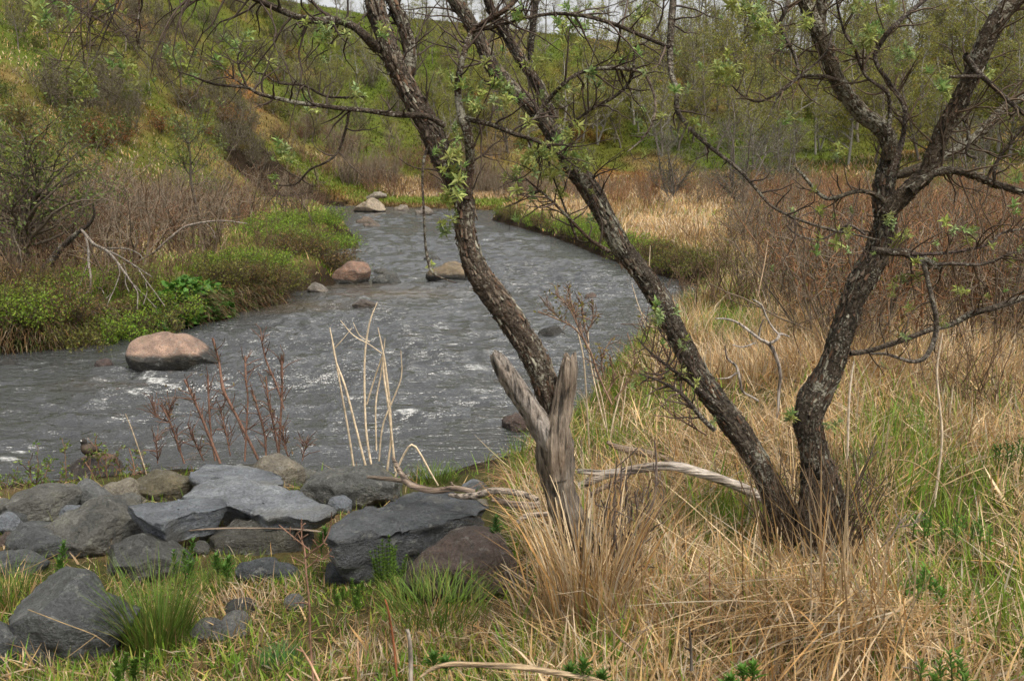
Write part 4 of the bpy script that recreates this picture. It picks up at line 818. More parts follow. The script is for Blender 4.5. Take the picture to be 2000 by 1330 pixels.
def tree_proto(seed, h, tr, nl, ll, nt, tl, leafn, leafs, bark, leafcol, lean=(0, 0), multi=1, lo=.25, k=5, up=.6):
    rs = np.random.RandomState(seed); tk = []; cr = []; lp = []
    for m in range(multi):
        a0 = rs.uniform(0, 6.28); d0 = np.array([lean[0] + (multi > 1) * .35 * cos(a0), lean[1] + (multi > 1) * .35 * sin(a0), 1])
        p, r, e = wander([0, 0, -.2], d0, h * rs.uniform(.8, 1.0), 14, tr, tr * .18, .35, .3, rs); tk.append((p, r))
        for _ in range(nl):
            f = rs.uniform(lo, .97); i = min(13, max(1, int(f * 13))); a = rs.uniform(0, 6.28)
            d = unit(np.array([cos(a), sin(a), up * rs.uniform(.5, 1.4)])); L = ll * (1.15 - .7 * f) * rs.uniform(.6, 1.2)
            p2, r2, e = wander(p[i], d, L, 9, r[i] * .55, .006, .6, .5, rs); (tk if r[i] > tr * .6 else cr).append((p2, r2))
            for _ in range(nt):
                j = rs.randint(2, 9); dd = unit(unit(p2[j] - p2[j - 1]) + rs.normal(size=3) * .8 + [0, 0, .3])
                p3, r3, e = wander(p2[j], dd, tl * rs.uniform(.5, 1.2), 6, max(.004, r2[j] * .5), .004, .5, .2, rs); cr.append((p3, r3)); lp += [p3[-1], p3[3], p3[4]]
                for _ in range(2):
                    q = rs.randint(1, 5); dd = unit(unit(p3[q] - p3[q - 1]) + rs.normal(size=3) * .8)
                    p4, r4, e = wander(p3[q], dd, tl * rs.uniform(.25, .55), 4, .004, .003, .5, .1, rs); cr.append((p4, r4)); lp += [p4[-1], p4[2]]
    g = Geo(); add_tubes(g, tk, k, bark, .2); gc_ = Geo(); add_tubes(gc_, cr, 3, np.array(bark) * .9, .3); lp = np.array(lp)
    gl = Geo(); idx = rs.randint(0, len(lp), leafn); leaf_cloud(gl, lp[idx] + rs.normal(size=(leafn, 3)) * tl * .12, leafs, leafcol, rs)
    return g.build('trunk', M['twig'], True), gc_.build('branches', M['twig'], True), gl.build('crown', M['leaf'], False)

def put_tree(name, pro, loc, s, label, group, rz=None, sz=1.0, cat='tree'):
    o = link(name, pro[0], None, loc); o.scale = (s, s, s * sz); o.rotation_euler.z = random.uniform(0, 6.28) if rz is None else rz
    tag(o, label, cat, group)
    b = tag(link('branches', pro[1], o), kind='stuff'); link('crown', pro[2], o); return o

def put_shrub(name, pro, loc, s, label, group, sz=1.0, cat='shrub'):
    o = link(name, pro[0], None, loc); o.scale = (s, s, s * sz); o.rotation_euler.z = random.uniform(0, 6.28)
    tag(o, label, cat, group)
    if pro[1] is not None: link('leaves', pro[1], o)
    return o

def at(px, y):
    """ground point at distance y under picture column px"""
    x = (px - 1000) / FPX * y * 1.0; return np.array([x, y, gz(x, y)])

# hillside trees, each standing on the slope
YG = (.21, .215, .04); PG = (.20, .21, .06); GB = (.14, .12, .10); PB = (.24, .225, .20)
HT = [tree_proto(300 + k, 9.0, .13, 26, 2.4, 8, .8, 2800, .16, GB if k % 2 else PB, YG if k % 3 else PG, multi=1 + (k % 3 == 2), lo=.18) for k in range(6)]
HTS = [tree_proto(320 + k, 9.0, .12, 24, 2.4, 8, .8, 900, .13, GB, YG if k % 2 else PG, lo=.25) for k in range(6)]
hill_rows = [  # (column range, slope row range, count, height range)
    (1130, 2080, 190, 250, 52, (7.5, 12)), (1250, 2080, 110, 180, 60, (7, 11)), (960, 1300, 230, 310, 22, (6, 9)), (1300, 2080, 270, 335, 34, (6, 10)), (1350, 2080, 98, 112, 34, (8, 13)), (820, 1100, 90, 250, 30, (4, 7)), (540, 960, 40, 290, 75, (3, 5.5)), (640, 1000, 28, 60, 16, (4, 7)), (0, 540, 20, 260, 26, (2.2, 4)), (880, 1300, 46, 92, 18, (6, 10))]
RH = np.random.RandomState(77)
for a, b, c, d, n, hr in hill_rows:
    for k in range(n):
        px = a + (b - a) * (k + RH.rand()) / n; py = RH.uniform(c, d); h = ground_hit(px, py)
        if h[1] < 60: continue
        s = RH.uniform(*hr) / 9.0
        lab = 'thin budding tree with fine yellow green haze on the hillside' if px > 900 else 'small sparse budding tree on the open green slope'
        where = ('high on the ridge line' if py < 113 else 'on the upper slope' if py < 185 else 'on the lower slope' if py < 265 else 'at the slope foot') + (' behind the stream' if px < 1130 else ' seen between the two leaning trunks' if px < 1330 else ' seen left of the upright tree' if px < 1700 else ' seen right of the upright tree')
        lab = ('thin budding tree ' if px > 900 else 'small sparse budding tree ') + where
        put_tree('hillside_tree', (HTS if py < 113 or RH.rand() < .3 else HT)[RH.randint(6)], h, s, lab, 'budding trees on the far hillside' if px > 900 else 'sparse trees on the open slope', sz=RH.uniform(.9, 1.2))
HS = [shrub_mesh('slope_bush', 350 + k, 2.2, 2.2, 26, (.12, .10, .075), (.10, .10, .03), 900, .09, r0=.02, tw_r=.009) for k in range(4)]
slope = [(px, py) for px, py in ((235, 70), (260, 100), (290, 60), (320, 90), (340, 60), (370, 80), (300, 130), (320, 160), (345, 140), (270, 40), (400, 50), (430, 90), (210, 230), (240, 250), (180, 210), (215, 200), (260, 220), (60, 30), (100, 60), (130, 40), (30, 60), (160, 20), (480, 110), (520, 130), (560, 90), (610, 70), (660, 90), (700, 110), (590, 190), (650, 180), (720, 170), (760, 130), (500, 30), (450, 20), (560, 40), (120, 220), (90, 180), (430, 215), (450, 240), (470, 270), (440, 290), (490, 300), (460, 200), (500, 330), (415, 190), (480, 230), (200, 160), (380, 230), (480, 260), (620, 260), (700, 250), (780, 230))]
for k, (px, py) in enumerate(slope):
    put_shrub('slope_bush', HS[k % 4], ground_hit(px, py), RH.uniform(.7, 1.35), ('grey brown bush high on the left hillside' if py < 110 else 'grey brown bush halfway up the left hillside') if px < 450 else 'grey brown bush on the slope behind the middle of the stream', 'bushes on the left hillside' if px < 450 else 'bushes on the middle slope', cat='bush')

HO = [shrub_mesh('slope_bush', 370 + k, 1.3, 2.0, 22, (.10, .085, .05), c, 1500, .10, r0=.015, tw_r=.008) for k, c in enumerate([(.10, .115, .02), (.15, .125, .035), (.075, .11, .018), (.17, .085, .028)])]
for k in range(60):
    px, py = RH.uniform(-20, 620), RH.uniform(5, 300); h = ground_hit(px, py)
    if h[1] < 26: continue
    put_shrub('slope_bush', HO[k % 4], h, RH.uniform(.5, 1.2), ('olive green', 'tan olive', 'deep green', 'rusty')[k % 4] + ' low bush ' + ('high' if py < 100 else 'halfway up' if py < 200 else 'low') + ' on the left hillside' + (' at its left edge' if px < 200 else ' above the thicket' if px < 420 else ' by the gully'), 'low bushes on the left hillside', cat='bush')
# willow at the left, the small tree behind the thicket, the grey dense bush at the right
lw = tree_proto(401, 3.0, .09, 15, 2.6, 9, .55, 4200, .075, (.10, .08, .06), (.12, .16, .04), lean=(.2, 0), multi=3, lo=.25, k=6, up=.35)
put_tree('willow_tree', lw, at(30, 18.5), 1.05, 'spreading dark willow with small leaves at the left edge above the thicket', None, rz=.4)
lw2 = tree_proto(402, 4.2, .065, 15, 1.5, 8, .5, 1500, .075, (.09, .075, .06), (.13, .17, .05), lo=.5, k=6)
put_tree('young_tree', lw2, at(398, 29), 1.0, 'small young tree rising alone out of the brown thicket', None, rz=1.0)
gbush = tree_proto(403, 3.6, .06, 12, 1.5, 10, .5, 2600, .06, (.13, .115, .10), (.11, .125, .06), multi=4, lo=.15)
for px, y, s, lab in ((1310, 52, 1.15, 'rounded grey green willow bush at the foot of the wooded slope'), (1440, 44, 1.2, 'tall grey green willow bush right of the rounded one'), (1520, 58, 1.3, 'grey willow bush behind the right thicket'), (1890, 50, 1.3, 'grey willow bush between the limbs of the right tree'), (1120, 66, 1.1, 'small grey willow at the slope foot behind the stream bend')):
    put_tree('willow_bush', gbush, at(px, y), s, lab, 'grey willow bushes at the slope foot', cat='bush')
pb = tree_proto(404, 6.5, .05, 14, 1.4, 7, .5, 500, .05, (.12, .10, .085), (.11, .12, .04), lo=.2)
for px, y, s, lab in ((915, 74, 1.0, 'slim bare sapling behind the far end of the stream'), (940, 76, .85, 'thin bare sapling right of the slim one by the stream end')):
    put_tree('sapling', pb, at(px, y), s, lab, 'bare saplings beyond the stream')

# bare thickets
PU = (.15, .088, .052); RD = (.21, .11, .055); GY = (.155, .12, .085)
TH_L = [shrub_mesh('thicket_shrub', 420 + k, 2.2, 1.8, 14, PU if k % 2 else GY, (.13, .11, .035), 90, .035, r0=.028, wob=.8, tw_r=.0062) for k in range(5)]
TH_R = [shrub_mesh('thicket_shrub', 440 + k, 1.6, 1.2, 13, RD if k % 2 else GY, (.16, .15, .03), 150, .034, r0=.019, wob=.6, upright=1.3, tw_r=.005) for k in range(5)]
TH_N = [shrub_mesh('thicket_shrub', 460 + k, 1.3, .9, 9, (.125, .08, .048), (.12, .13, .03), 70, .03, r0=.014, wob=.5, upright=1.2, tw_r=.003) for k in range(4)]
RT = np.random.RandomState(5)
def dist_ok(p, m=.5): return float(river_d(np.array([p[0]]), np.array([p[1]]))[0]) > m
cnt = 0
for k in range(80):
    y = RT.uniform(17.8, 40); px = RT.uniform(-60, 640) if y > 27 else RT.uniform(-60, 470); p = at(px, y)
    if not dist_ok(p, 1.6): continue
    put_shrub('thicket_shrub', TH_L[k % 5], p, RT.uniform(.75, 1.1), ('dark brown bare shrub ' if k % 3 else 'grey brown bare shrub ') + ('in the front of the left thicket by the dead tree' if y < 22 and px < 250 else 'in the front of the left thicket above the point' if y < 24 else 'in the middle of the left thicket' if y < 31 else 'at the back of the left thicket'), 'bare shrubs of the left thicket')
for k in range(150):
    y = RT.uniform(60, 80); px = RT.uniform(430, 1060); p = at(px, y)
    if k >= 75: y = RT.uniform(75, 86); px = RT.uniform(520, 1010); p = at(px, y)
    if not dist_ok(p, 3 if k >= 75 else 3 + max(0, 6 - abs(px - 780) / 40)): continue
    put_shrub('slope_foot_shrub', TH_L[k % 5], p, RT.uniform(.9, 1.3), ('reddish brown bare shrub ' if k % 3 else 'greyer bare shrub ') + ('in the slope foot band left of the far boulder' if px < 690 else 'in the slope foot band behind the far green bank' if px < 930 else 'in the slope foot band right of the leaning trunk'), 'bare shrubs behind the far end of the stream')
for k in range(275):
    y = 16 + 54 * RT.rand() ** .8; px = RT.uniform(960, 2090); p = at(px, y)
    if k >= 235: y = RT.uniform(11, 30); px = RT.uniform(1420, 2090); p = at(px, y)
    elif k >= 190: y = RT.uniform(38, 72); px = RT.uniform(1000, 1560); p = at(px, y)
    if 150 <= k < 190: y = RT.uniform(9.5, 19); px = RT.uniform(1500, 2120); p = at(px, y)
    if not dist_ok(p, 1.2 + .03 * y) or (1080 < px < 1420 and RT.rand() < .25 and y < 45): continue
    put_shrub('bank_shrub', TH_R[k % 5], p, RT.uniform(.75, 1.15), ('grey brown bare shrub ' if k % 2 == 0 else 'reddish bare shrub ') + ('far back on the right bank' if y > 38 else 'midway back on the right bank' if y > 18 else 'near the front of the right bank') + (' right of the upright tree' if px > 1720 else ' behind the upright tree' if px > 1500 else ' left of the upright tree' if px > 1250 else ' by the outer bend'), 'bare shrubs right of the upright tree' if px > 1500 else 'bare shrubs between stream and upright tree')
for px, y, s, lab in ((1400, 14.5, 1.0, 'dark stemmed bare shrub at the right bank beyond the leaning trunk'), (1460, 13.5, 1.1, 'tall dark bare shrub left of the upright tree'), (1500, 15.5, 1.0, 'bare shrub half behind the upright tree, left side'), (1350, 17.5, .9, 'bare shrub on the bank edge above the pointed water corner'), (1560, 12.5, 1.0, 'bare grey shrub just left of the upright trunk'), (1760, 11.5, 1.0, 'reddish shrub right of the upright trunk'),
                      (1850, 12.5, 1.2, 'reddish shrub with green buds beyond the hanging branch'), (1930, 10.5, 1.1, 'bushy red twigged shrub at the right edge'), (1990, 13, 1.2, 'tall red twigged shrub cut by the right edge'), (1270, 22, .8, 'low bare shrub by the straw on the outer bend'), (1230, 26, .8, 'grey bare shrub above the yellow green bank'), (1700, 14, 1.1, 'bare shrub directly behind the upright trunk'), (1880, 8.2, .7, 'small red shrub in straw below the low limb'), (1960, 7.6, .75, 'small red shrub at the right edge in straw'), (1640, 9.5, .7, 'small red shrub behind the trunk bend')):
    put_shrub('bare_shrub', TH_N[random.randrange(4)], at(px, y), s, lab, 'single shrubs on the right bank')

for k, (px, y) in enumerate([(110, 16.6), (190, 17.2), (260, 17.6), (330, 18.2), (390, 19.5), (60, 16.2), (300, 17), (440, 21.5), (480, 22), (520, 22.5), (560, 23.8), (600, 24.6), (640, 25.2), (660, 25.0), (150, 15.6), (230, 16.2), (20, 16), (420, 23), (500, 24.5), (360, 20.5)]):
    put_shrub('bare_shrub', TH_N[k % 4], at(px, y), random.uniform(.5, .85), 'small dark bare shrub among the low bushes of the left bank ' + ('below the dead tree' if px < 280 else 'before the thicket' if px < 450 else 'on the bulging point'), 'small bare shrubs on the left bank')
# low leafy bushes that overhang the left bank and line the right one
LB = [shrub_mesh('low_bush', 480 + k, .55, .8, 46, (.07, .05, .035), c, int(n * 1.3), .038, r0=.006, wob=.6, upright=.8, tw_r=.0028) for k, (c, n) in enumerate((((.15, .23, .024), 2800), ((.14, .15, .03), 2000), ((.17, .28, .028), 3000), ((.14, .10, .035), 1500)))]
lowb = [(-30, 14.6, 0), (20, 14.8, 1), (65, 14.6, 0), (110, 14.9, 3), (150, 14.6, 1), (190, 15.2, 0), (235, 15.3, 2), (280, 15.8, 1), (325, 16.4, 0), (20, 15.8, 3), (90, 16.2, 1), (170, 16.4, 2), (250, 16.8, 1), (420, 18.6, 1), (455, 18.9, 3), (490, 19.2, 1), (525, 19.6, 3), (545, 20.2, 1), (510, 20.6, 0), (470, 20.4, 2), (430, 20.2, 0), (535, 21.2, 2), (575, 22.8, 3), (600, 23.4, 1), (630, 24, 3), (655, 24.4, 1), (610, 25, 0), (640, 25.6, 3), (570, 24.6, 0),
        (520, 30, 2), (550, 31, 0), (585, 32, 2), (620, 33, 2), (650, 33.5, 2), (670, 34, 2), (600, 34.5, 0), (560, 33.5, 0), (540, 29, 2), (640, 36, 2)]
for k, (px, y, t) in enumerate(lowb):
    p = at(px, y); d = float(river_d(np.array([p[0]]), np.array([p[1]]))[0])
    put_shrub('low_bush', LB[t], p, (1.0 if y < 22 else 1.25) * random.uniform(.85, 1.2), [('green leafy', 'brownish leafy', 'bright green', 'rusty brown')[t] + ' low bush on the left bank ' + ('left of the pale dead limb' if px < 150 else 'at the pale dead limb'), ('green leafy', 'brownish leafy', 'bright green', 'rusty brown')[t] + ' low bush on the bulging left bank point ' + ('above the marsh plants' if px < 500 else 'at its outer tip'), 'bright low bush on the far green tongue of the left bank'][0 if y < 17 else 1 if y < 26 else 2], ['bank bushes near the dead limb', 'bank bushes of the bulging point', 'bank bushes of the far green tongue'][0 if y < 17 else 1 if y < 26 else 2], cat='bush')
for k, (px, y, t) in enumerate([(985, 47, 0), (1010, 44, 1), (1040, 42, 0), (1065, 39, 3), (1085, 37, 1), (1110, 35, 2), (1135, 33, 0), (1165, 30.5, 2), (1195, 28, 3), (1225, 26, 2), (1260, 24, 0), (1290, 23, 3), (1320, 22, 1), (1345, 21, 3), (1120, 36, 1), (1180, 31, 0), (1380, 20.5, 1), (1000, 48, 3), (1055, 42, 2), (1150, 33, 2)]):
    p = at(px, y)
    for _ in range(12):
        if dist_ok(p, .25): break
        p = at(px, p[1] + .7)
    put_shrub('low_bush', LB[t], p, random.uniform(.9, 1.3), ['yellow green', 'olive', 'bright green', 'rusty brown'][t] + ' low bush on the right bank ' + ('at the far end of the bend' if px < 1090 else 'on the middle of the outer bend' if px < 1230 else 'near the pointed water corner'), 'low bushes along the right bank', cat='bush')

# marsh plants with round leaves at the left waterline
g = Geo(); rs = np.random.RandomState(3); n = 900
for k in range(n):
    px = rs.uniform(300, 450); y = 15.6 + (px - 300) / 150 * 1.9 + rs.uniform(-.1, .75); x = (px - 1000) / FPX * y
    z = gz(x, y) + rs.uniform(.04, .30); a = rs.uniform(0, 6.28); s = rs.uniform(.035, .075); tl = rs.normal(size=2) * .5
    ang = a + np.arange(6) * pi / 3; V = np.stack([x + s * np.cos(ang), y + s * np.sin(ang), max(z, .05) + s * (tl[0] * np.cos(ang) + tl[1] * np.sin(ang))], 1)
    g.add(V, None, [(0, 1, 2), (0, 2, 3), (0, 3, 4), (0, 4, 5)], np.array([.055, .135, .02]) * rs.uniform(.7, 1.4))
tag(link('marsh_plants', g.build('marsh_plants', M['leaf'], False)), 'bright green round leaved marsh plants at the left waterline', None, None, 'stuff')

# dark leaning trunk with pale hanging dead limbs over the left bank
def z4(l): return [(a / 2.857, 430 + b / 2.857, max(r * .38, 1.4)) for a, b, r in l]
D = thing('dead_tree', at(84, 17.2), 'dark leaning trunk on the left bank with pale forked dead limbs hanging to the water', 'tree')
TD = 17.0
limb(D, 'trunk', z4([(235, 430, 46), (242, 340, 40), (262, 260, 32), (330, 170, 24), (390, 110, 20), (440, 65, 17), (500, 20, 13), (525, -30, 9), (520, -80, 6)]), TD, 12, .15, (.05, .04, .032), 81, 'bark', 0, step=.06, dY=-.4)
PD = (.18, .165, .145)
for k, l in enumerate([[(455, 55, 9), (480, 85, 11), (525, 135, 11), (590, 168, 10), (650, 230, 9), (700, 300, 8), (745, 365, 6), (768, 410, 5), (765, 500, 3)], [(590, 165, 8), (680, 210, 6), (760, 260, 5), (850, 318, 3)], [(600, 158, 6), (700, 160, 5), (770, 185, 4), (800, 218, 2)], [(650, 230, 6), (668, 290, 5), (640, 380, 4), (600, 470, 3), (602, 520, 2)], [(745, 360, 5), (820, 435, 4), (872, 492, 2)], [(765, 262, 5), (810, 330, 4), (870, 410, 3.5), (920, 482, 2)],
                       [(475, 80, 10), (492, 160, 9), (494, 240, 9), (505, 310, 8), (500, 390, 7), (452, 425, 6), (442, 475, 5), (480, 560, 4), (550, 640, 2)], [(494, 240, 6), (455, 330, 5), (440, 415, 4), (452, 470, 3)], [(460, 330, 4), (405, 395, 3), (370, 452, 2)], [(508, 375, 4), (560, 380, 3), (582, 412, 2)], [(500, 390, 4), (505, 450, 3), (470, 490, 2)], [(700, 300, 5), (700, 350, 4), (720, 400, 2)], [(690, 240, 4), (720, 330, 3), (770, 380, 2)], [(810, 330, 3), (820, 400, 2.5), (800, 470, 2)], [(640, 380, 3), (610, 420, 2), (590, 440, 1.5)], [(452, 425, 4), (410, 440, 3), (365, 500, 2)]]):
    limb(D, 'dead_limb', z4(l), TD - .4, 7, .08, PD, 90 + k, 'dead', .05, dY=-1.2, step=.05)
for k, l in enumerate([[(860, 180, 8), (960, 90, 9), (1040, 35, 8), (1160, 10, 7), (1260, 5, 5), (1380, 20, 3)], [(1150, 20, 5), (1190, 60, 4), (1200, 100, 2)], [(860, 180, 6), (800, 215, 5), (740, 240, 3)]]):
    if k == 0: D2 = thing('dead_branch', at(300, 18.6), 'long pale dead branch lying across the left thicket', 'branch')
    limb(D2, 'dead_limb', z4(l), 18.3, 7, .08, (.2, .175, .15), 120 + k, 'dead', .05, step=.06)

# white dead branch left of the upright tree
W = thing('dead_branch', ground_hit(1530, 830), 'whitish forked dead branch standing in straw left of the upright tree', 'branch')
def z6(l): return [(1300 + a / 2.857, 430 + b / 2.857, r * .27) for a, b, r in l]
for k, l in enumerate([[(625, 1100, 14), (632, 960, 15), (640, 850, 18), (615, 760, 20), (580, 695, 20), (520, 660, 16), (455, 610, 15), (400, 572, 13), (340, 552, 11), (275, 550, 6)], [(580, 690, 16), (622, 665, 15), (640, 635, 14), (690, 650, 10)], [(632, 640, 12), (590, 590, 11), (558, 530, 10), (530, 470, 9), (480, 440, 5)], [(520, 655, 10), (528, 600, 9), (545, 555, 6)], [(500, 685, 10), (430, 708, 9), (372, 695, 5)]]):
    limb(W, 'branch', z6(l), 6.6, 8, .12, (.30, .28, .26), 130 + k, 'dead', .02)
W2 = thing('dead_branch', ground_hit(1480, 800), 'pale crooked twig branch in grass right of the leaning trunk', 'branch')
for k, l in enumerate([[(520, 1010, 12), (480, 985, 13), (430, 955, 14), (412, 880, 15), (395, 815, 14), (345, 770, 12), (332, 700, 7)], [(400, 850, 10), (350, 880, 9), (285, 885, 5)]]):
    limb(W2, 'branch', z6(l), 6.2, 8, .12, (.26, .235, .21), 140 + k, 'dead', .02)

# driftwood
def z8(l): return [(650 + a * .3608, 850 + b * .3608, r * .36) for a, b, r in l]
DR = thing('driftwood', P(900, 965, 5.05), 'forked grey driftwood branch lying on the layered slab', 'driftwood')
limb(DR, 'branch', z8([(322, 118, 10), (345, 160, 18), (375, 215, 22), (410, 260, 26), (480, 288, 26), (560, 300, 24), (640, 290, 24), (700, 292, 22), (770, 305, 18)]), 5.1, 14, .16, (.25, .20, .16), 151, 'deadx', 0, dY=-.1)
limb(DR, 'branch', z8([(630, 322, 12), (700, 330, 22), (780, 325, 25), (860, 300, 24), (960, 305, 24), (1050, 325, 24), (1110, 350, 20)]), 5.0, 14, .14, (.30, .26, .22), 152, 'deadx', 0, dY=-.3)
limb(DR, 'branch', z8([(185, 225, 10), (250, 232, 16), (320, 238, 17), (390, 250, 16), (420, 262, 14)]), 5.15, 10, .14, (.20, .165, .13), 153, 'deadx', 0)
limb(DR, 'branch', z8([(640, 250, 8), (655, 275, 12), (720, 285, 11)]), 5.05, 8, .14, (.20, .165, .13), 154, 'deadx', 0)
limb(DR, 'branch', z8([(860, 345, 20), (940, 365, 24), (1040, 380, 28), (1120, 375, 26)]), 4.85, 14, .16, (.24, .19, .15), 155, 'deadx', 0)
LG = thing('fallen_log', P(1300, 920, 5.0), 'pale barkless log lying between stump and root clump', 'log')
limb(LG, 'trunk', z8([(1335, 275, 26), (1400, 245, 34), (1480, 212, 36), (1560, 198, 34), (1680, 178, 36), (1780, 165, 36), (1880, 172, 38), (1990, 205, 38), (2120, 245, 38), (2250, 300, 40), (2330, 350, 36)]), 5.0, 18, .14, (.42, .38, .335), 156, 'deadx', 0, dY=-.1, step=.015)
limb(LG, 'branch', z8([(1325, 192, 18), (1380, 198, 22), (1450, 205, 24), (1520, 200, 20)]), 4.98, 12, .14, (.42, .38, .335), 157, 'deadx', 0)
limb(LG, 'branch', z8([(1380, 335, 16), (1430, 300, 20), (1500, 265, 22), (1580, 225, 20)]), 4.95, 12, .14, (.25, .19, .14), 158, 'deadx', 0)
LG2 = thing('fallen_branch', P(1250, 885, 6.2), 'short dark broken branch behind the pale log', 'branch')
limb(LG2, 'branch', z8([(1485, 35, 14), (1530, 60, 20), (1600, 80, 26), (1680, 95, 30), (1760, 115, 26), (1840, 140, 16)]), 6.1, 12, .2, (.16, .125, .095), 159, 'deadx', 0)
LG3 = thing('fallen_branch', P(1030, 1000, 4.5), 'short pale branch end at the left foot of the stump', 'branch')
limb(LG3, 'branch', z8([(1000, 470, 16), (1040, 440, 20), (1090, 430, 22), (1160, 425, 18)]), 4.5, 12, .15, (.28, .24, .2), 160, 'deadx', 0)
LG4 = thing('fallen_branch', P(1000, 1305, 2.75), 'long thin pale stem lying along the bottom of the photo', 'branch')
limb(LG4, 'branch', z8([(470, 1310, 8), (540, 1262, 16), (640, 1238, 22), (760, 1240, 22), (880, 1245, 24), (1000, 1252, 24), (1120, 1268, 24), (1240, 1288, 22), (1380, 1312, 20), (1480, 1340, 14)]), 2.75, 10, .08, (.30, .235, .15), 161, 'deadx', 0)
LG5 = thing('fallen_stick', P(600, 1035, 5.1), 'thin bleached stick lying on the flat slab', 'stick')
limb(LG5, 'branch', Z8 and [(370, 1036, 2), (420, 1032, 2.6), (480, 1031, 2.2), (560, 1033, 2.8), (610, 1036, 2.8), (645, 1042, 2)], 5.05, 8, .12, (.2, .16, .125), 162, 'deadx', 0)

# pale dead stalks
def stalk_clump(label, lines, Y, col=(.46, .37, .26), wig=.06, base=None, group='dry pale stalk clumps', wf=1.0):
    l0 = lines[0][0]; b = P(l0[0], l0[1], Y)
    t = thing('stalk_clump', b, label, 'dry stalks', group)
    for k, l in enumerate(lines):
        sp = spline(px_path(l, Y + RS.uniform(-wig, wig) * 2, .01, k), .05); g = Geo()
        sp[:, 3] *= .74 * wf; bark_tube(g, sp, 7, .05, np.array(col) * RS.uniform(.8, 1.15), 170 + k, 20); link('stalk', g.build('stalk', M['stalk'], True, b), t)
    return t
stalk_clump('clump of tall pale dead stalks above the rocks by the water', [
    [(692, 920, 4.2), (680, 840, 4), (664, 750, 3.6), (652, 680, 3.2), (644, 640, 2)], [(716, 918, 4.6), (695, 835, 4.4), (674, 755, 4.2), (656, 705, 3.4), (648, 660, 2.4)],
    [(728, 925, 4.6), (716, 850, 4.2), (712, 770, 4), (713, 690, 3.8), (722, 630, 3), (737, 590, 1.4)], [(756, 920, 4.4), (764, 850, 4.2), (760, 780, 4.4), (752, 710, 4.2), (745, 672, 3), (738, 640, 1.5)],
    [(772, 920, 4.6), (766, 860, 4.6), (758, 790, 4.4), (750, 735, 4), (748, 690, 3)], [(740, 900, 3.4), (748, 830, 3.4), (770, 775, 3.2), (784, 735, 2.6), (783, 685, 1.6)], [(735, 880, 3.2), (734, 790, 3.2), (744, 730, 3), (752, 660, 1.6)],
    [(716, 790, 3.2), (733, 735, 3), (748, 690, 2.8), (752, 660, 1.4)], [(665, 626, 1.4), (690, 655, 2), (720, 672, 2), (745, 690, 2.2)], [(654, 680, 2), (670, 662, 1.8), (688, 640, 1.2)], [(690, 630, 1), (702, 655, 1.6), (722, 668, 1.8)]], 7.9)
stalk_clump('bent pale stalk folded over beside the tall stalks', [[(772, 930, 3.5), (785, 895, 4), (804, 868, 4), (820, 885, 4), (838, 918, 4), (856, 948, 3)]], 7.2)
stalk_clump('thin pale stalks standing on the bank right of the stump', [[(1152, 900, 3.4), (1148, 820, 3.4), (1143, 740, 3.2), (1138, 690, 3), (1126, 640, 2)], [(1182, 835, 3), (1165, 765, 3), (1152, 700, 2.6), (1148, 640, 1.8)], [(1186, 900, 3.6), (1196, 830, 3.4), (1208, 780, 3), (1222, 722, 2)], [(1190, 870, 2.6), (1178, 790, 2.4), (1160, 720, 2.2)], [(1212, 835, 2.6), (1220, 780, 2.4), (1224, 735, 1.6)], [(1186, 905, 4), (1190, 860, 4)]], 7.3)
stalk_clump('slim pale stalks leaning against the leaning trunk', [[(1264, 795, 3), (1276, 740, 2.8), (1288, 660, 2.6), (1293, 610, 1.6)], [(1290, 640, 2), (1265, 635, 2.2), (1248, 600, 2), (1234, 555, 1.4)], [(1268, 520, 2), (1270, 480, 1.6)]], 7.0)
stalk_clump('single tall white stalk standing right of the upright tree', [[(1824, 990, 5), (1832, 930, 4.8), (1840, 850, 4.6), (1834, 780, 4.4), (1830, 720, 4.2), (1841, 650, 3)]], 5.0, (.55, .45, .33))
stalk_clump('short pale stalk right behind the upright trunk', [[(1655, 900, 4.5), (1657, 820, 4.6), (1660, 760, 4.2), (1668, 705, 3)]], 5.6, (.5, .42, .33))
stalk_clump('broken cane lying in grass at the right', [[(1745, 898, 2.6), (1775, 900, 2.6), (1818, 924, 2.8), (1850, 958, 2.8), (1868, 1000, 2)], [(1838, 950, 3), (1880, 930, 3), (1935, 908, 2)]], 4.9, (.27, .20, .105), wf=.8)
stalk_clump('slim dry cane leaning among twigs right of the upright trunk', [[(1775, 700, 2), (1760, 675, 2.4), (1750, 660, 2)], [(1480, 580, 2.4), (1492, 520, 2.2), (1500, 470, 1.2)]], 8.0, (.42, .30, .2))
stalk_clump('pale grass stem leaning across the lower left rocks', [[(30, 1120, 1.6), (75, 1100, 1.8), (115, 1080, 1.4)], [(55, 1190, 3), (120, 1215, 3.2), (185, 1240, 3), (215, 1262, 2)], [(120, 1292, 2.4), (160, 1262, 2.4), (188, 1240, 2)]], 3.45, (.24, .17, .085), wf=.55)
stalk_clump('dry stem standing by the reddish boulder at the waterline', [[(292, 945, 2.6), (275, 890, 2.4), (258, 840, 2), (245, 808, 1.2)]], 8.0, (.42, .33, .22))

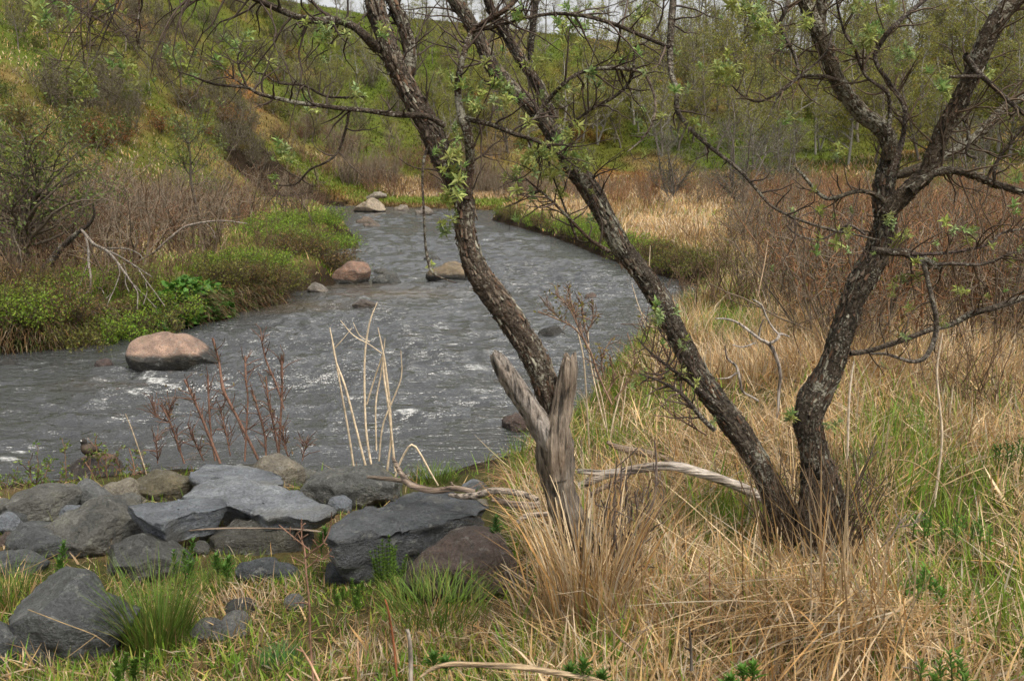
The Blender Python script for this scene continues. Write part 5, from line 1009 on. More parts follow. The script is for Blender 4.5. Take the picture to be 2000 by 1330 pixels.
# red stemmed shrub above the rocks, budding twigs by the bank, twigs in the foreground
def stem_shrub(label, lines, Y, col, name='shrub', ntw=10, L=.1, leaf=0, lcol=(.13, .15, .03), r=.66, cat='shrub', wig=.12):
    l0 = lines[0][0]; b = P(l0[0], l0[1], Y); t = thing(name, b, label, cat); tw = []
    for k, l in enumerate(lines):
        sp = spline(px_path([(a, c, q * r) for a, c, q in l], Y + RS.uniform(-wig, wig), .02, k), .03); g = Geo()
        bark_tube(g, sp, 7, .14, np.array(col) * RS.uniform(.75, 1.25), 200 + k, 18); link('stem', g.build('stem', M['twig'], True, b), t)
        for _ in range(ntw):
            i = RS.randint(len(sp) // 6, len(sp) - 1); d = unit(sp[i, :3] - sp[max(i - 1, 0), :3]) * .6 + RS.normal(size=3) * [.6, .4, .4] + [0, 0, .4]
            p, rr, e = wander(sp[i, :3], d, L * RS.uniform(.25, 1.2), 6, min(.0045, sp[i, 3] * .9), .0024, .5); tw.append((p, rr))
    g = Geo(); add_tubes(g, tw, 4, np.array(col) * .95, .3)
    tag(link('twigs', g.build('twigs', M['twig'], True, b), t), kind='stuff')
    if leaf:
        lp = np.array([p[-1 - (k % 3)] for k, (p, _) in enumerate(tw)]); gl = Geo(); rs = np.random.RandomState(9)
        leaf_cloud(gl, lp[rs.randint(0, len(lp), leaf)] + rs.normal(size=(leaf, 3)) * .012, .032, lcol, rs); tag(link('leaves', gl.build('leaves', M['leaf'], False, b), t), kind='stuff')
    return t
RC = (.125, .07, .05)
stem_shrub('bare shrub of thick reddish knobbly stems at the water above the rocks', [
    [(430, 905, 6), (408, 850, 5.5), (386, 797, 5), (372, 765, 4.5), (360, 741, 4.5)], [(420, 900, 4), (412, 845, 4), (408, 790, 4), (406, 732, 3.5)], [(508, 905, 6), (490, 868, 6), (470, 828, 6), (450, 790, 5.5), (436, 760, 7), (429, 715, 4.5), (426, 700, 4.5), (415, 660, 5)],
    [(478, 900, 4), (481, 840, 4), (484, 780, 3.6), (480, 740, 4), (479, 695, 4)], [(520, 900, 4.5), (517, 850, 4.5), (504, 800, 4.5), (492, 762, 4)], [(546, 900, 4), (536, 840, 4), (524, 780, 4), (519, 735, 4)], [(544, 890, 5), (548, 820, 5), (551, 760, 4.5), (550, 695, 5)], [(555, 800, 3), (540, 752, 4), (520, 705, 3.5), (509, 657, 2.5)],
    [(360, 905, 4), (345, 860, 4), (330, 820, 3.6), (314, 790, 4)], [(332, 825, 2.6), (310, 815, 2.6), (298, 795, 2)], [(330, 820, 2.6), (334, 790, 2)], [(398, 900, 2.6), (380, 862, 2.6), (366, 828, 1.6)], [(308, 905, 2.6), (305, 850, 2)], [(568, 905, 3), (556, 870, 3), (552, 830, 2.6)], [(450, 890, 3), (440, 840, 3), (428, 790, 2.5)], [(590, 900, 2.4), (600, 860, 1.6)]], 8.0, RC, ntw=22, L=.16, leaf=60, lcol=(.14, .11, .04))
stem_shrub('reddish bare twigs with green buds over the water left of the leaning trunk', [
    [(1195, 790, 5), (1170, 735, 5), (1150, 680, 4.5), (1120, 640, 4), (1080, 620, 3), (1050, 608, 2)], [(1148, 680, 4), (1130, 640, 3.5), (1110, 600, 3), (1085, 575, 2)], [(1130, 640, 3), (1120, 605, 3), (1110, 570, 2.5), (1100, 560, 2)], [(1150, 670, 3.5), (1140, 630, 3), (1136, 595, 2.5), (1125, 580, 2)], [(1145, 655, 3), (1158, 620, 2.6), (1155, 585, 2)], [(1100, 628, 2.4), (1070, 600, 2), (1055, 580, 1.6)], [(1120, 615, 2), (1110, 590, 2)], [(1185, 770, 4), (1200, 735, 3), (1190, 700, 2)], [(1200, 780, 4), (1230, 740, 3.6), (1240, 700, 3), (1225, 650, 2)], [(1180, 740, 3), (1175, 700, 2.6), (1195, 660, 2)]], 7.0, (.15, .095, .065), ntw=16, L=.12, leaf=170, lcol=(.17, .15, .035), r=.6)
stem_shrub('tangle of reddish twigs at the lower flank of the leaning trunk', [[(1390, 830, 4), (1345, 790, 3.6), (1310, 745, 3), (1280, 700, 2.4), (1255, 690, 1.8)], [(1380, 850, 4), (1330, 820, 3.4), (1300, 800, 2.4), (1280, 770, 1.8)], [(1330, 740, 3), (1300, 690, 2.6), (1290, 640, 2)], [(1310, 745, 3), (1270, 730, 2.4), (1240, 735, 1.6)], [(1360, 800, 3), (1330, 760, 3), (1325, 700, 2), (1310, 660, 1.6)], [(1300, 720, 2), (1265, 665, 2), (1245, 620, 1.4)]], 5.4, (.13, .08, .055), ntw=16, L=.14, leaf=70, lcol=(.13, .13, .03))
stem_shrub('dense clump of dark bare shoots at the right foot of the stump', [[(1235, 1160, 9), (1245, 1080, 8), (1262, 1020, 6.5), (1280, 960, 5), (1282, 900, 4), (1278, 860, 3)], [(1225, 1150, 6), (1215, 1060, 5), (1212, 980, 4), (1214, 905, 3)], [(1230, 1140, 6), (1232, 1050, 5), (1225, 980, 4), (1222, 925, 3)], [(1215, 1150, 5), (1195, 1060, 4.5), (1185, 1000, 4), (1192, 950, 3)], [(1240, 1150, 5), (1248, 1050, 4), (1240, 960, 3)], [(1255, 1060, 4), (1280, 1010, 3.4), (1296, 975, 2.4), (1290, 930, 1.6)], [(1222, 1140, 5), (1200, 1040, 4), (1200, 960, 3), (1205, 900, 2)]] + [[(1225 + 5 * (k % 6) - 12, 1160, 3), (1205 + 9 * k - 20, 1060 - 6 * (k % 4), 2.6), (1190 + 11 * k - 10, 980 - 14 * (k % 5), 1.6)] for k in range(9)], 4.0, (.085, .065, .055), ntw=5, L=.12, r=.75)
stem_shrub('brown forked twig sticking up from the grass at the lower centre', [[(612, 1330, 5), (606, 1250, 5), (604, 1180, 4.5), (598, 1120, 4), (594, 1070, 4), (580, 1040, 3)], [(596, 1090, 4), (612, 1075, 4), (632, 1060, 3.5), (645, 1030, 3), (648, 1000, 2)], [(606, 1075, 3), (575, 1050, 2.6), (545, 1025, 2)], [(597, 1110, 3), (618, 1095, 2.4), (640, 1090, 1.8)], [(590, 1060, 2.4), (588, 1020, 1.8)]], 3.3, (.14, .08, .055), name='twig', ntw=3, L=.06, cat='twig')
stem_shrub('reddish split stick standing at the bottom centre', [[(775, 1320, 5), (768, 1250, 5), (758, 1190, 4.5), (752, 1170, 3)]], 3.0, (.22, .08, .035), name='stick', ntw=1, L=.04, cat='stick')
stem_shrub('grey broken stick standing at the bottom centre', [[(802, 1340, 10), (802, 1290, 10), (800, 1250, 9), (796, 1228, 6)]], 2.85, (.22, .19, .16), name='stick', ntw=1, L=.04, cat='stick')
stem_shrub('two pale peeled sticks at the bottom edge below the forked twig', [[(626, 1335, 5), (606, 1295, 5), (586, 1262, 3.5)], [(576, 1335, 4), (560, 1315, 3.5)], [(698, 1340, 3), (700, 1290, 3), (698, 1255, 2)]], 2.8, (.33, .20, .13), name='stick', ntw=1, L=.04, cat='stick')
stem_shrub('thin reddish upright stick in straw below the leaning trunk', [[(1393, 1300, 3.5), (1390, 1230, 3.5), (1387, 1170, 3.2), (1385, 1085, 2.5)]], 3.4, (.2, .085, .05), name='stick', ntw=1, L=.04, cat='stick')
stem_shrub('dark stub of a stick in straw near the bottom', [[(1350, 1310, 7), (1350, 1270, 6), (1346, 1225, 5)]], 3.0, (.06, .05, .04), name='stick', ntw=1, L=.04, cat='stick')
stem_shrub('grey bare twig rising from the straw mound before the upright tree', [[(1660, 1130, 3.5), (1700, 1090, 3.5), (1735, 1055, 3.2), (1755, 1025, 3), (1770, 1005, 2)], [(1752, 1030, 2.4), (1785, 1022, 2.2), (1808, 1012, 1.5)]], 3.75, (.14, .115, .095), name='twig', ntw=3, L=.07, cat='twig')
stem_shrub('grey crooked twig in straw at the bottom between the trees', [[(1180, 1195, 3), (1200, 1235, 3.5), (1240, 1270, 3), (1262, 1300, 3)], [(1190, 1215, 2.6), (1215, 1205, 2.4), (1225, 1180, 2)], [(1225, 1260, 2.4), (1260, 1230, 2), (1275, 1205, 1.4)]], 3.1, (.17, .125, .09), name='twig', ntw=2, L=.06, cat='twig')
stem_shrub('small pale twig at the bottom edge right of the straw mound', [[(1800, 1335, 3), (1790, 1300, 3), (1778, 1285, 2)], [(1792, 1305, 2.4), (1788, 1275, 2)]], 3.0, (.3, .25, .2), name='twig', ntw=1, L=.04, cat='twig')
stem_shrub('bare twigs beside the root clump of the upright tree', [[(1655, 990, 3.5), (1680, 930, 3), (1700, 890, 2.5), (1712, 850, 2)], [(1680, 930, 2.4), (1700, 945, 2), (1715, 960, 1.5)], [(1690, 905, 2), (1715, 880, 1.6)], [(1665, 985, 3), (1690, 960, 2.5), (1700, 930, 1.6)]], 4.4, (.11, .085, .07), name='twig', ntw=4, L=.08, cat='twig')
stem_shrub('light green leafy sprig shrub at the left water edge', [[(60, 985, 3), (40, 945, 2.6), (22, 930, 2)], [(62, 985, 3), (60, 930, 2.6), (55, 900, 2)], [(66, 985, 3), (85, 940, 2.4), (95, 905, 2)], [(70, 985, 3), (110, 950, 2.4), (125, 930, 2)], [(55, 985, 3), (10, 950, 2.4), (-20, 940, 2)], [(64, 985, 2.6), (75, 920, 2), (72, 890, 1.6)], [(80, 985, 2.6), (128, 960, 2), (150, 940, 1.6)]], 7.7, (.12, .075, .05), ntw=14, L=.12, leaf=650, lcol=(.13, .20, .035))
stem_shrub('leafy sprigs around the reddish boulder with the bird', [[(245, 960, 3), (235, 920, 2.6), (225, 890, 1.6)], [(255, 960, 3), (262, 915, 2.4), (252, 875, 1.6)], [(190, 950, 2.6), (175, 915, 2), (160, 895, 1.4)], [(198, 945, 2.6), (192, 905, 2), (186, 860, 1.4)], [(262, 965, 2.6), (280, 920, 2), (272, 880, 1.4)], [(210, 950, 2.4), (208, 915, 2), (205, 880, 1.4)], [(130, 960, 2), (128, 900, 1.6), (125, 870, 1.2)]], 8.05, (.15, .085, .055), ntw=12, L=.11, leaf=420, lcol=(.12, .17, .03))
# ------------------------------------------------------------------ small green plants
def whorl_plant(label, px, py, hpx, Y=None, col=(.06, .13, .02), L=.05, W=.010, n=1, cat='plant', name='leafy_plant', spread=10, lv=12):
    b = ground_hit(px, py) if Y is None else P(px, py, Y); t = thing(name, b, label, cat, None); rs = np.random.RandomState(int(px + py))
    sc = hpx * b[1] / FPX
    gs = Geo(); gl = Geo(); st = []
    for k in range(n):
        o = b + np.array([rs.uniform(-1, 1) * spread * b[1] / FPX, rs.uniform(-.1, .1), -.03]) * (k > 0); h = sc * rs.uniform(.65, 1.05) if k else sc
        p, r, e = wander(o, [rs.normal() * .08, rs.normal() * .08, 1], h, 12, .0035, .0015, .12, .2, rs); st.append((p, r))
        for q in range(lv * 3):
            f = .25 + .75 * q / (lv * 3); i = min(11, int(f * 11)); a = q * 2.4; el = .35 + .75 * f
            d = np.array([cos(a) * cos(el), sin(a) * cos(el), sin(el)]); leaf_geo(gl, p[i], d, np.array([0, 0, 1.]), L * (1.1 - .55 * f) * rs.uniform(.7, 1.2), W, np.array(col) * rs.uniform(.75, 1.4))
    add_tubes(gs, st, 5, (.07, .10, .025), .2); link('stem', gs.build('stem', M['leaf'], True, b), t); tag(link('leaves', gl.build('leaves', M['leaf'], False, b), t), kind='stuff'); return t
whorl_plant('leafy green shoot growing before the broad rounded boulder', 122, 1110, 58, 4.3, n=2)
whorl_plant('pair of taller leafy shoots before the flat slab', 368, 1130, 85, 4.2, n=4, spread=26)
whorl_plant('leafy shoot right of the flat slab at the layered slab', 640, 1065, 40, 4.6, n=3, spread=14)
whorl_plant('clump of feathery green horsetail in front of the layered slab', 760, 1130, 95, 4.2, col=(.085, .16, .02), L=.03, W=.005, n=14, spread=26, lv=20, name='horsetail')
whorl_plant('low leafy shoots among grass left of the horsetail', 425, 1120, 40, 4.1, n=4, spread=26)
whorl_plant('leafy shoot at the right end of the layered slab', 968, 1045, 40, 4.6, col=(.045, .11, .02), n=3, spread=12)
whorl_plant('leafy shoots at the bottom edge right of centre', 1140, 1335, 48, 2.75, n=3, spread=40)
whorl_plant('bright leafy shoots at the bottom edge below the straw mound', 1470, 1335, 42, 2.8, col=(.07, .16, .02), n=4, spread=50)
whorl_plant('small leafy shoot at the bottom left of the lying stem', 845, 1310, 40, 2.9, n=2, spread=30)
whorl_plant('leafy plants at the bottom right of the photo', 1860, 1330, 60, 2.95, n=8, spread=80, col=(.08, .16, .025), lv=6)
whorl_plant('ferny green plants right of the straw mound', 1800, 1160, 60, 3.6, n=7, spread=45, col=(.08, .17, .025), L=.05, W=.014, lv=5)
whorl_plant('patch of leafy green plants near the white stalk', 1865, 1050, 55, 4.4, n=12, spread=70, col=(.08, .17, .025), L=.045, W=.012, lv=5)
whorl_plant('ferny shoots at the foot of the biggest dark boulder', 240, 1325, 55, 3.2, n=6, spread=40, col=(.08, .15, .02), L=.035, W=.008, lv=16)
whorl_plant('dark leafy shoots at the right edge in straw', 1985, 900, 50, 5.6, n=8, spread=40, col=(.06, .12, .02), L=.05, W=.013, lv=5)
whorl_plant('horsetail shoots in grass left of the brown boulder', 690, 1170, 45, 3.9, col=(.08, .15, .02), L=.028, W=.005, n=9, spread=40, lv=16, name='horsetail')

# ------------------------------------------------------------------ the bird on the reddish boulder
bb = P(177, 893, 8.32); DU = thing('duck', bb, 'small dark brown duck with white face spot standing on the reddish boulder', 'bird')
s = 8.32 / FPX
spine = np.array([[.10, .10, .03, .004], [.075, .075, .045, .022], [.04, .04, .062, .048], [0, 0, .075, .060], [-.03, -.03, .088, .058], [-.048, -.045, .108, .045], [-.055, -.05, .128, .030], [-.058, -.052, .142, .026], [-.062, -.054, .156, .030], [-.068, -.056, .168, .029], [-.078, -.058, .174, .020], [-.086, -.060, .172, .006]]); spine[:, :2] *= .62
g = Geo(); sp = spline(spine, .008); rs0 = np.random.RandomState(2)
k = 14; T = unit(np.gradient(sp[:, :3], axis=0)); Uv = unit(np.cross(T, [.7, -.7, .2])); Wv = np.cross(T, Uv); a = np.arange(k) * 2 * pi / k
V = sp[:, None, :3] + sp[:, None, 3:4] * (Uv[:, None] * np.cos(a)[None, :, None] + Wv[:, None] * np.sin(a)[None, :, None]); N = len(sp)
i, j = np.meshgrid(np.arange(N - 1), np.arange(k), indexing='ij'); j2 = (j + 1) % k
C = np.where(V[:, :, 2:3] > .135, np.array([.028, .024, .022]), np.array([.06, .045, .034])) * np.ones(3)
g.add(V.reshape(-1, 3) * .95, np.stack([i * k + j, i * k + j2, (i + 1) * k + j2, (i + 1) * k + j], -1).reshape(-1, 4), None, C.reshape(-1, 3))
link('body', g.build('body', M['twig'], True), DU)
def blob(name, c, r, col, par, sub=2):
    N_, F_ = ICO[3]; link(name, mesh(name, N_ * np.array(r) + np.array(c), None, F_[:, ::1], col, M['twig']), par)
blob('bill', (-.060, -.040, .158), (.014, .009, .006), (.05, .05, .055), DU)
blob('face_spot', (-.047, -.0535, .163), (.007, .006, .008), (.75, .75, .72), DU); blob('face_spot', (-.036, -.048, .158), (.006, .005, .005), (.75, .75, .72), DU)
blob('eye', (-.0455, -.056, .168), (.003, .003, .003), (.01, .01, .01), DU)
for sx in (-.018, .016):
    gg = Geo(); add_tubes(gg, [(np.array([[sx, -.01, .05], [sx, -.012, .02], [sx, -.012, -.004]]), np.array([.007, .005, .005])), (np.array([[sx, -.008, 0], [sx - .004, -.02, -.003], [sx - .008, -.034, -.004]]), np.array([.005, .007, .004]))], 6, (.06, .05, .04)); link('leg', gg.build('leg', M['twig']), DU)
gg = Geo(); add_tubes(gg, [(np.array([[.03, .02, .075], [.055, .05, .05], [.075, .075, .03]]), np.array([.02, .014, .003]))], 6, (.04, .032, .026)); link('tail', gg.build('tail', M['twig']), DU)
for sx in (-1, 1):
    gg = Geo(); add_tubes(gg, [(np.array([[-.02 + sx * .032, -.01 - sx * .02, .095], [.005 + sx * .04, .01 - sx * .03, .08], [.04 + sx * .022, .045 - sx * .02, .05]]), np.array([.012, .024, .004]))], 8, (.045, .034, .027)); link('wing', gg.build('wing', M['twig']), DU)

# ------------------------------------------------------------------ grass
class Blades:
    def __init__(s): s.V = []; s.Q = []; s.C = []; s.n = 0
    def add(s, x, y, z, L, W, az, th0, kap, col, seg=3):
        n = len(x); ss = np.linspace(0, 1, seg + 1); wd = np.array([1, .92, .62, .06]) if seg == 3 else np.array([1, .75, .06])
        p = np.stack([x, y, z], 1); pts = [p]
        for q in range(seg):
            th = th0 + kap * (q + .5) / seg; st = np.stack([np.sin(th) * np.cos(az), np.sin(th) * np.sin(az), np.cos(th)], 1) * (L / seg)[:, None]; p = p + st; pts.append(p)
        b = az + RS.uniform(-.9, .9, n) + pi / 2; sd_ = np.stack([np.cos(b), np.sin(b), RS.uniform(-.2, .2, n)], 1)
        V = np.stack([np.stack([pts[q] - sd_ * (W * wd[q] * .5)[:, None], pts[q] + sd_ * (W * wd[q] * .5)[:, None]], 1) for q in range(seg + 1)], 1)   # n, seg+1, 2, 3
        m = (seg + 1) * 2; q0 = np.array([[2 * q, 2 * q + 1, 2 * q + 3, 2 * q + 2] for q in range(seg)])
        s.Q.append(((np.arange(n) * m)[:, None, None] + q0[None]).reshape(-1, 4) + s.n); s.n += n * m
        s.V.append(V.reshape(-1, 3)); s.C.append(np.repeat(col, m, 0))
    def build(s, name, off=None):
        V = np.concatenate(s.V)
        if off is not None: V = V - off
        return mesh(name, V, np.concatenate(s.Q), None, np.concatenate(s.C), M['grass'], False)

STRAW = np.array([(.54, .37, .165), (.45, .295, .12), (.60, .46, .26), (.24, .15, .065), (.46, .265, .095), (.56, .43, .26), (.38, .26, .13), (.36, .30, .20), (.30, .20, .09)])
GREEN = np.array([(.13, .22, .022), (.17, .26, .03), (.09, .17, .018), (.22, .24, .035)])
STRAW = STRAW * [1, 1.02, 1.14]
def pal(p, n, lo=.75, hi=1.25): return p[RS.randint(0, len(p), n)] * RS.uniform(lo, hi, (n, 1))
def gauss(px, py, l):
    r = np.zeros_like(px)
    for cx, cy, sx, sy, w in l: r = np.maximum(r, w * np.exp(-((px - cx) / sx) ** 2 - ((py - cy) / sy) ** 2))
    return r
GREENSPOTS = [(1850, 1000, 140, 110, .8), (1960, 1200, 130, 140, .75), (1820, 1180, 90, 80, .8), (1430, 1040, 90, 60, .75), (1300, 790, 110, 60, .8), (1420, 640, 80, 50, .8), (1480, 560, 80, 40, .6), (1180, 870, 80, 60, .7), (1760, 880, 90, 70, .7), (1000, 930, 80, 50, .8), (880, 930, 100, 30, .9), (990, 1040, 50, 60, .7),
             (600, 1270, 110, 70, .8), (310, 1250, 90, 80, .9), (420, 1130, 150, 50, .8), (850, 1175, 130, 45, .95), (690, 1180, 80, 60, .8), (20, 1150, 60, 80, .8), (1100, 1320, 250, 25, .6), (1640, 560, 200, 40, .4), (1900, 780, 60, 60, .4), (1380, 720, 60, 60, .7), (150, 1320, 120, 40, .8)]
STRAWSPOTS = [(460, 1190, 80, 50, .9), (700, 1270, 60, 60, .8), (900, 1240, 200, 50, .7), (100, 1310, 60, 30, .6)]
def near_zone(x, y):
    z = height(x, y); px, py = proj(x, y, z)
    g = np.where(px < 1020, .66, .12) + .18 * fbm2(x * 1.1, y * 1.1, 3, 61)
    g = np.maximum(g, 1.15 * gauss(px, py, GREENSPOTS)); g = g * (1 - gauss(px, py, STRAWSPOTS))
    return z, px, py, np.clip(g, 0, 1)
gr = Blades()
def field(n, r0, r1, u0, u1, hfun, wid, seg, mat=.3, keep=None):
    r = r0 * (r1 / r0) ** RS.rand(n); u = RS.uniform(u0, u1, n); x, y = r * u, r
    # clumped growth
    cl = fbm2(x * 2.4, y * 2.4, 3, 63)
    k = RS.rand(n) < np.clip(.65 + .9 * cl, .12, 1); x, y = x[k], y[k]
    d = river_d(x, y); k = d > .05; x, y, d = x[k], y[k], d[k]
    z, px, py, g = near_zone(x, y)
    dens = np.ones_like(x)
    rocks = ((px < 990) & (py > 905) & (py < 1075) & (y < 9)); dens = np.where(rocks, .12, dens) * np.where((px > 610) & (px < 830) & (py > 1040) & (py < 1140), .25, 1) * np.where((px < 620) & (py > 1060) & (py < 1120), .4, 1) * np.where((px < 350) & (py > 1000) & (py < 1140), .4, 1)
    k = RS.rand(len(x)) < dens; x, y, z, px, py, g, d = [q[k] for q in (x, y, z, px, py, g, d)]
    n = len(x); isg = RS.rand(n) < g
    h = hfun(x, y, px, py) * RS.uniform(.55, 1.25, n) * np.where(isg, np.where(px > 1000, .85, .8), 1.0)
    flat = (RS.rand(n) < mat) & ~isg
    az = fbm2(x * .8, y * .8, 2, 65) * 6 + RS.normal(0, 1.5, n); az = np.where(isg, RS.uniform(0, 6.28, n), az)
    th = np.where(flat, RS.uniform(.9, 1.5, n), np.abs(RS.normal(.25, .45, n))); kap = np.where(flat, RS.uniform(-.2, .6, n), np.where(isg, RS.uniform(.1, .8, n), RS.uniform(.0, .55, n) + (RS.rand(n) < .3) * RS.uniform(.3, 1.4, n)))
    W = wid * np.clip(np.exp(RS.normal(-.15, .5, n)), .35, 2.6) * (1 + np.maximum(0, y - 8) * .06)
    col = np.where(isg[:, None], pal(GREEN, n), pal(STRAW, n) * np.where(px < 1000, .8, 1.0)[:, None])
    gr.add(x, y, z - .015 + flat * RS.uniform(0, .12, n) * np.minimum(1, h * 2.5), np.maximum(h, .05), W, az, th, kap, col, seg)
def h_near(x, y, px, py):
    h = np.where(px < 1000, .16, .32) + .12 * fbm2(x * .9, y * .9, 2, 67)
    h = h + gauss(px, py, [(1130, 1100, 90, 110, .26), (1250, 1100, 80, 80, .15), (1700, 760, 300, 90, .15), (1180, 1230, 120, 60, .08)])
    return np.clip(h * np.clip((y - 1.6) / 2.0, .25, 1.0), .06, .75)
field(110000, 2.2, 9.0, -.68, .68, h_near, .0066, 3, .6)
field(16000, 2.2, 9.0, .68, 1.15, h_near, .0066, 3, .6); field(12000, 2.2, 9.0, -1.15, -.68, h_near, .0066, 3, .6)
def h_left(x, y, px, py): return .11 + .05 * fbm2(x * 1.5, y * 1.5, 2, 69)
field(52000, 2.3, 8.2, -.62, .05, h_left, .0052, 3, .7)
def h_mid(x, y, px, py): return np.where(px < 1000, .30, .48) + .14 * fbm2(x * .5, y * .5, 2, 68)
def mid(n, r0, r1, u0, u1):
    r = r0 * (r1 / r0) ** RS.rand(n); u = RS.uniform(u0, u1, n); x, y = r * u, r
    d = river_d(x, y); k = d > .05; x, y, d = x[k], y[k], d[k]; z = height(x, y); px, py = proj(x, y, z); n = len(x)
    left = (px < 1000 - (y > 45) * 60)
    g = np.where(left, .8 * sstep(8, 1.5, d) + .12, .12 + .75 * sstep(1.4, .3, d)) + .35 * fbm2(x * .45, y * .45, 3, 71)
    g = np.maximum(g, gauss(px, py, [(480, 500, 90, 60, .9), (600, 450, 90, 30, .95), (1170, 490, 90, 30, .8), (1420, 640, 70, 50, .9), (1470, 590, 80, 40, .7)]))
    isg = RS.rand(n) < g; far = (y > 52) & (px > 500) & (px < 1020)
    isg = np.where(far, (d < 6.0), isg)
    h = h_mid(x, y, px, py) * RS.uniform(.5, 1.2, n) * np.where(isg, .7, 1); h = np.where(far, h * .9, h); h = np.where((d < .5) & ~far, h * .8, h)
    az = fbm2(x * .4, y * .4, 2, 72) * 5 + RS.normal(0, 1, n); th = np.abs(RS.normal(.2, .28, n)); kap = RS.uniform(.2, 1.9, n)
    W = (.0042 + .0009 * np.maximum(0, y - 5)) * RS.uniform(.6, 1.3, n)
    col = np.where(isg[:, None], pal(GREEN, n), pal(STRAW, n)); low = far & (d < 1.2) & (RS.rand(n) < .8); col[low] = pal(np.array([(.10, .055, .02), (.13, .08, .03)]), int(low.sum()))
    tan_ = far & ~isg; col[tan_] = col[tan_] * .95
    gr.add(x, y, z - .02, h, W, az, th, kap, col, 2)
mid(120000, 9.0, 30, -.62, .62); mid(70000, 30, 80, -.6, .6); mid(14000, 9, 30, .62, 1.0); mid(10000, 9, 30, -1.0, -.62)
# the green far bank at the head of the reach
n = 26000; x = RS.uniform(-17, 1.5, n); y = RS.uniform(62, 80, n); d = river_d(x, y); k = (d > .05) & (d < 9.5); x, y, d = x[k], y[k], d[k]; n = len(x)
c_ = pal(np.array([(.16, .21, .03), (.19, .24, .04), (.13, .18, .025)]), n); lo_ = (d + RS.normal(0, .3, n)) < 1.0; c_[lo_] = pal(np.array([(.13, .07, .025), (.11, .085, .025)]), int(lo_.sum())); hi_ = (d + RS.normal(0, .8, n)) > 5.2; c_[hi_] = pal(STRAW, int(hi_.sum()))
gr.add(x, y, height(x, y) - .02, RS.uniform(.14, .3, n) + .25 * hi_, RS.uniform(.04, .08, n), RS.uniform(0, 6.28, n), np.abs(RS.normal(.2, .25, n)), RS.uniform(.1, 1.2, n), c_, 2)
# dry grass hanging over the left bank's edge
n = 4200; t = RS.rand(n); ii = RS.randint(1, 7, n); A0 = RIV[ii]; A1 = RIV[ii + 1]; pt = A0 * (1 - t[:, None]) + A1 * t[:, None]; nrm = unit(np.stack([A1[:, 1] - A0[:, 1], -(A1[:, 0] - A0[:, 0])], 1))
gz_ = .30 * RS.rand(n) + .08
az = np.arctan2(nrm[:, 1], nrm[:, 0]) + RS.normal(0, .5, n)
pt = pt - nrm * (RS.rand(n) * .35)[:, None]; zz = height(pt[:, 0], pt[:, 1])
pick = RS.rand(n) < .5
gr.add(pt[:, 0], pt[:, 1], zz, RS.uniform(.2, .5, n), RS.uniform(.008, .014, n), az, RS.uniform(.4, 1.2, n), RS.uniform(1.2, 2.2, n), np.where(pick[:, None], pal(STRAW, n, .2, .6), pal(np.array([(.10, .055, .025), (.05, .075, .015)]), n)), 3)
tag(link('grass', gr.build('grass')), 'dry straw and young green grass over both banks', None, None, 'stuff')
# grass on the hillside
hg = Blades(); n = 150000; u = RS.uniform(-.62, .62, n); pxx = 1000 + FPX * u; yy = np.interp(pxx, *YB) + 62 * RS.rand(n) ** 1.1; x = u * yy; z = height(x, yy)
c = ground_colour(x, yy, z) * RS.uniform(.7, 1.3, (n, 1)) * np.stack([RS.uniform(.85, 1.3, n), np.ones(n), RS.uniform(.8, 1.2, n)], 1)
hg.add(x, yy, z - .05, RS.uniform(.15, .5, n) * np.clip(yy / 90, .3, 1), RS.uniform(.05, .11, n) * np.clip(yy / 90, .3, 1), RS.uniform(0, 6.28, n), np.abs(RS.normal(.5, .4, n)), RS.uniform(.2, 1.5, n), c, 2)
tag(link('hill_grass', hg.build('hill_grass')), 'rough spring grass covering the hillside', None, None, 'stuff')

# single tufts and tussocks
def tuft(label, px, py, n, L, W, palette, sp=.06, th=.35, kap=.9, az0=None, azs=3.2, Y=None, name='grass_tuft', lo=.75, hi=1.25, raise_=0.0):
    b = ground_hit(px, py) if Y is None else P(px, py, Y); g = Blades()
    a = RS.uniform(0, 6.28, n); r = sp * np.sqrt(RS.rand(n)); x, y = b[0] + r * np.cos(a), b[1] + r * np.sin(a)
    az = a + RS.normal(0, .5, n) if az0 is None else az0 + RS.normal(0, azs, n)
    g.add(x, y, np.full(n, b[2]) - .02 + raise_ * RS.rand(n), L * RS.uniform(.5, 1.15, n), W * RS.uniform(.6, 1.3, n), az, np.abs(RS.normal(th, th * .5, n)), kap * RS.uniform(.4, 1.5, n), pal(palette, n, lo, hi), 3)
    return tag(link(name, g.build(name, b), None, b), label, 'grass tuft', None)
BG = np.array([(.085, .15, .02), (.11, .175, .025), (.07, .12, .02), (.15, .15, .04)]); TG = np.array([(.045, .12, .03), (.06, .15, .035)])
tuft('tall bright green grass tuft right of the biggest dark boulder', 310, 1270, 460, .42, .0048, BG, .10, .22, .6)
tuft('bluish green short grass tuft at the bottom left centre', 548, 1300, 320, .12, .003, TG, .07, .4, .6)
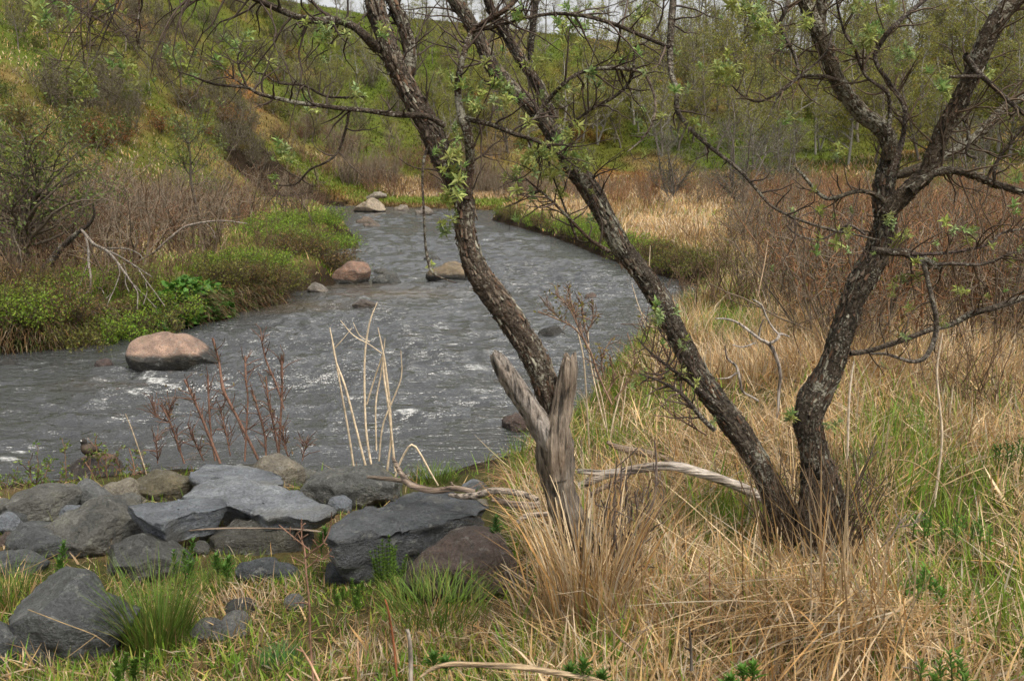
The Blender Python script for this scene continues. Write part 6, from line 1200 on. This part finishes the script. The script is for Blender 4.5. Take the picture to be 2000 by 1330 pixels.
tuft('green grass tuft at the left edge beside the biggest boulder', 20, 1180, 260, .26, .0045, np.vstack([BG, STRAW[:2]]), .10, .25, .7)
tuft('fresh green grass in front of the brown pointed boulder', 850, 1180, 520, .16, .0035, BG, .22, .35, .8, Y=3.75)
tuft('green tuft at the waterline right of the folded stalk', 850, 935, 240, .16, .005, BG, .18, .3, .6, Y=7.6)
tuft('green tuft below the flat slab', 470, 1140, 300, .15, .0038, BG, .20, .3, .8)
tuft('young green tuft left of the upright trunk root', 1430, 1060, 200, .22, .004, BG * .9, .16, .25, .6)
tuft('green tuft in the flat grass at the right', 1700, 960, 240, .28, .0045, BG * .85, .22, .25, .6)
tuft('tall dry tussock of straw standing round the stump foot', 1150, 1195, 320, .62, .007, STRAW, .17, .16, .55, Y=3.75)
tuft('straw tussock at the right foot of the stump', 1265, 1215, 200, .45, .0072, STRAW, .24, .28, 1.0, Y=3.7)
tuft('dry straw standing before the root clump of the upright tree', 1600, 1120, 80, .24, .0055, STRAW, .34, .25, .5, Y=4.1)
m = P(1590, 1130, 3.55)
tuft('big drooping straw mound spilling down left before the upright tree', 1600, 1215, 420, .6, .0068, STRAW, .34, 1.28, .2, az0=-2.3, azs=.4, Y=3.45, name='straw_mound', raise_=.18)
tuft('drooping straw mound right of the big one', 1700, 1215, 200, .42, .0062, STRAW, .24, 1.15, .3, az0=-1.7, azs=.6, Y=3.45, name='straw_mound', raise_=.08)
tuft('bleached flattened straw tussock at the far right', 1900, 880, 340, .5, .007, STRAW, .30, .7, 1.2, az0=-1.9, azs=.8, name='straw_mound', raise_=.05)
tuft('straw tussock hanging on the bank left of the stump', 1030, 950, 260, .36, .007, np.array([(.36, .2, .11), (.4, .27, .14)]), .16, .9, 1.2, az0=-2.6, azs=.4, name='straw_mound', raise_=.05)
tuft('bleached straw fan behind the upright trunk', 1560, 730, 300, .6, .008, STRAW, .3, .6, 1.2, az0=-2.3, azs=.8, name='straw_mound')
tuft('dry grass nest round the small black stone', 470, 1215, 300, .24, .0045, STRAW * .8, .2, 1.15, .5, name='straw_mound')
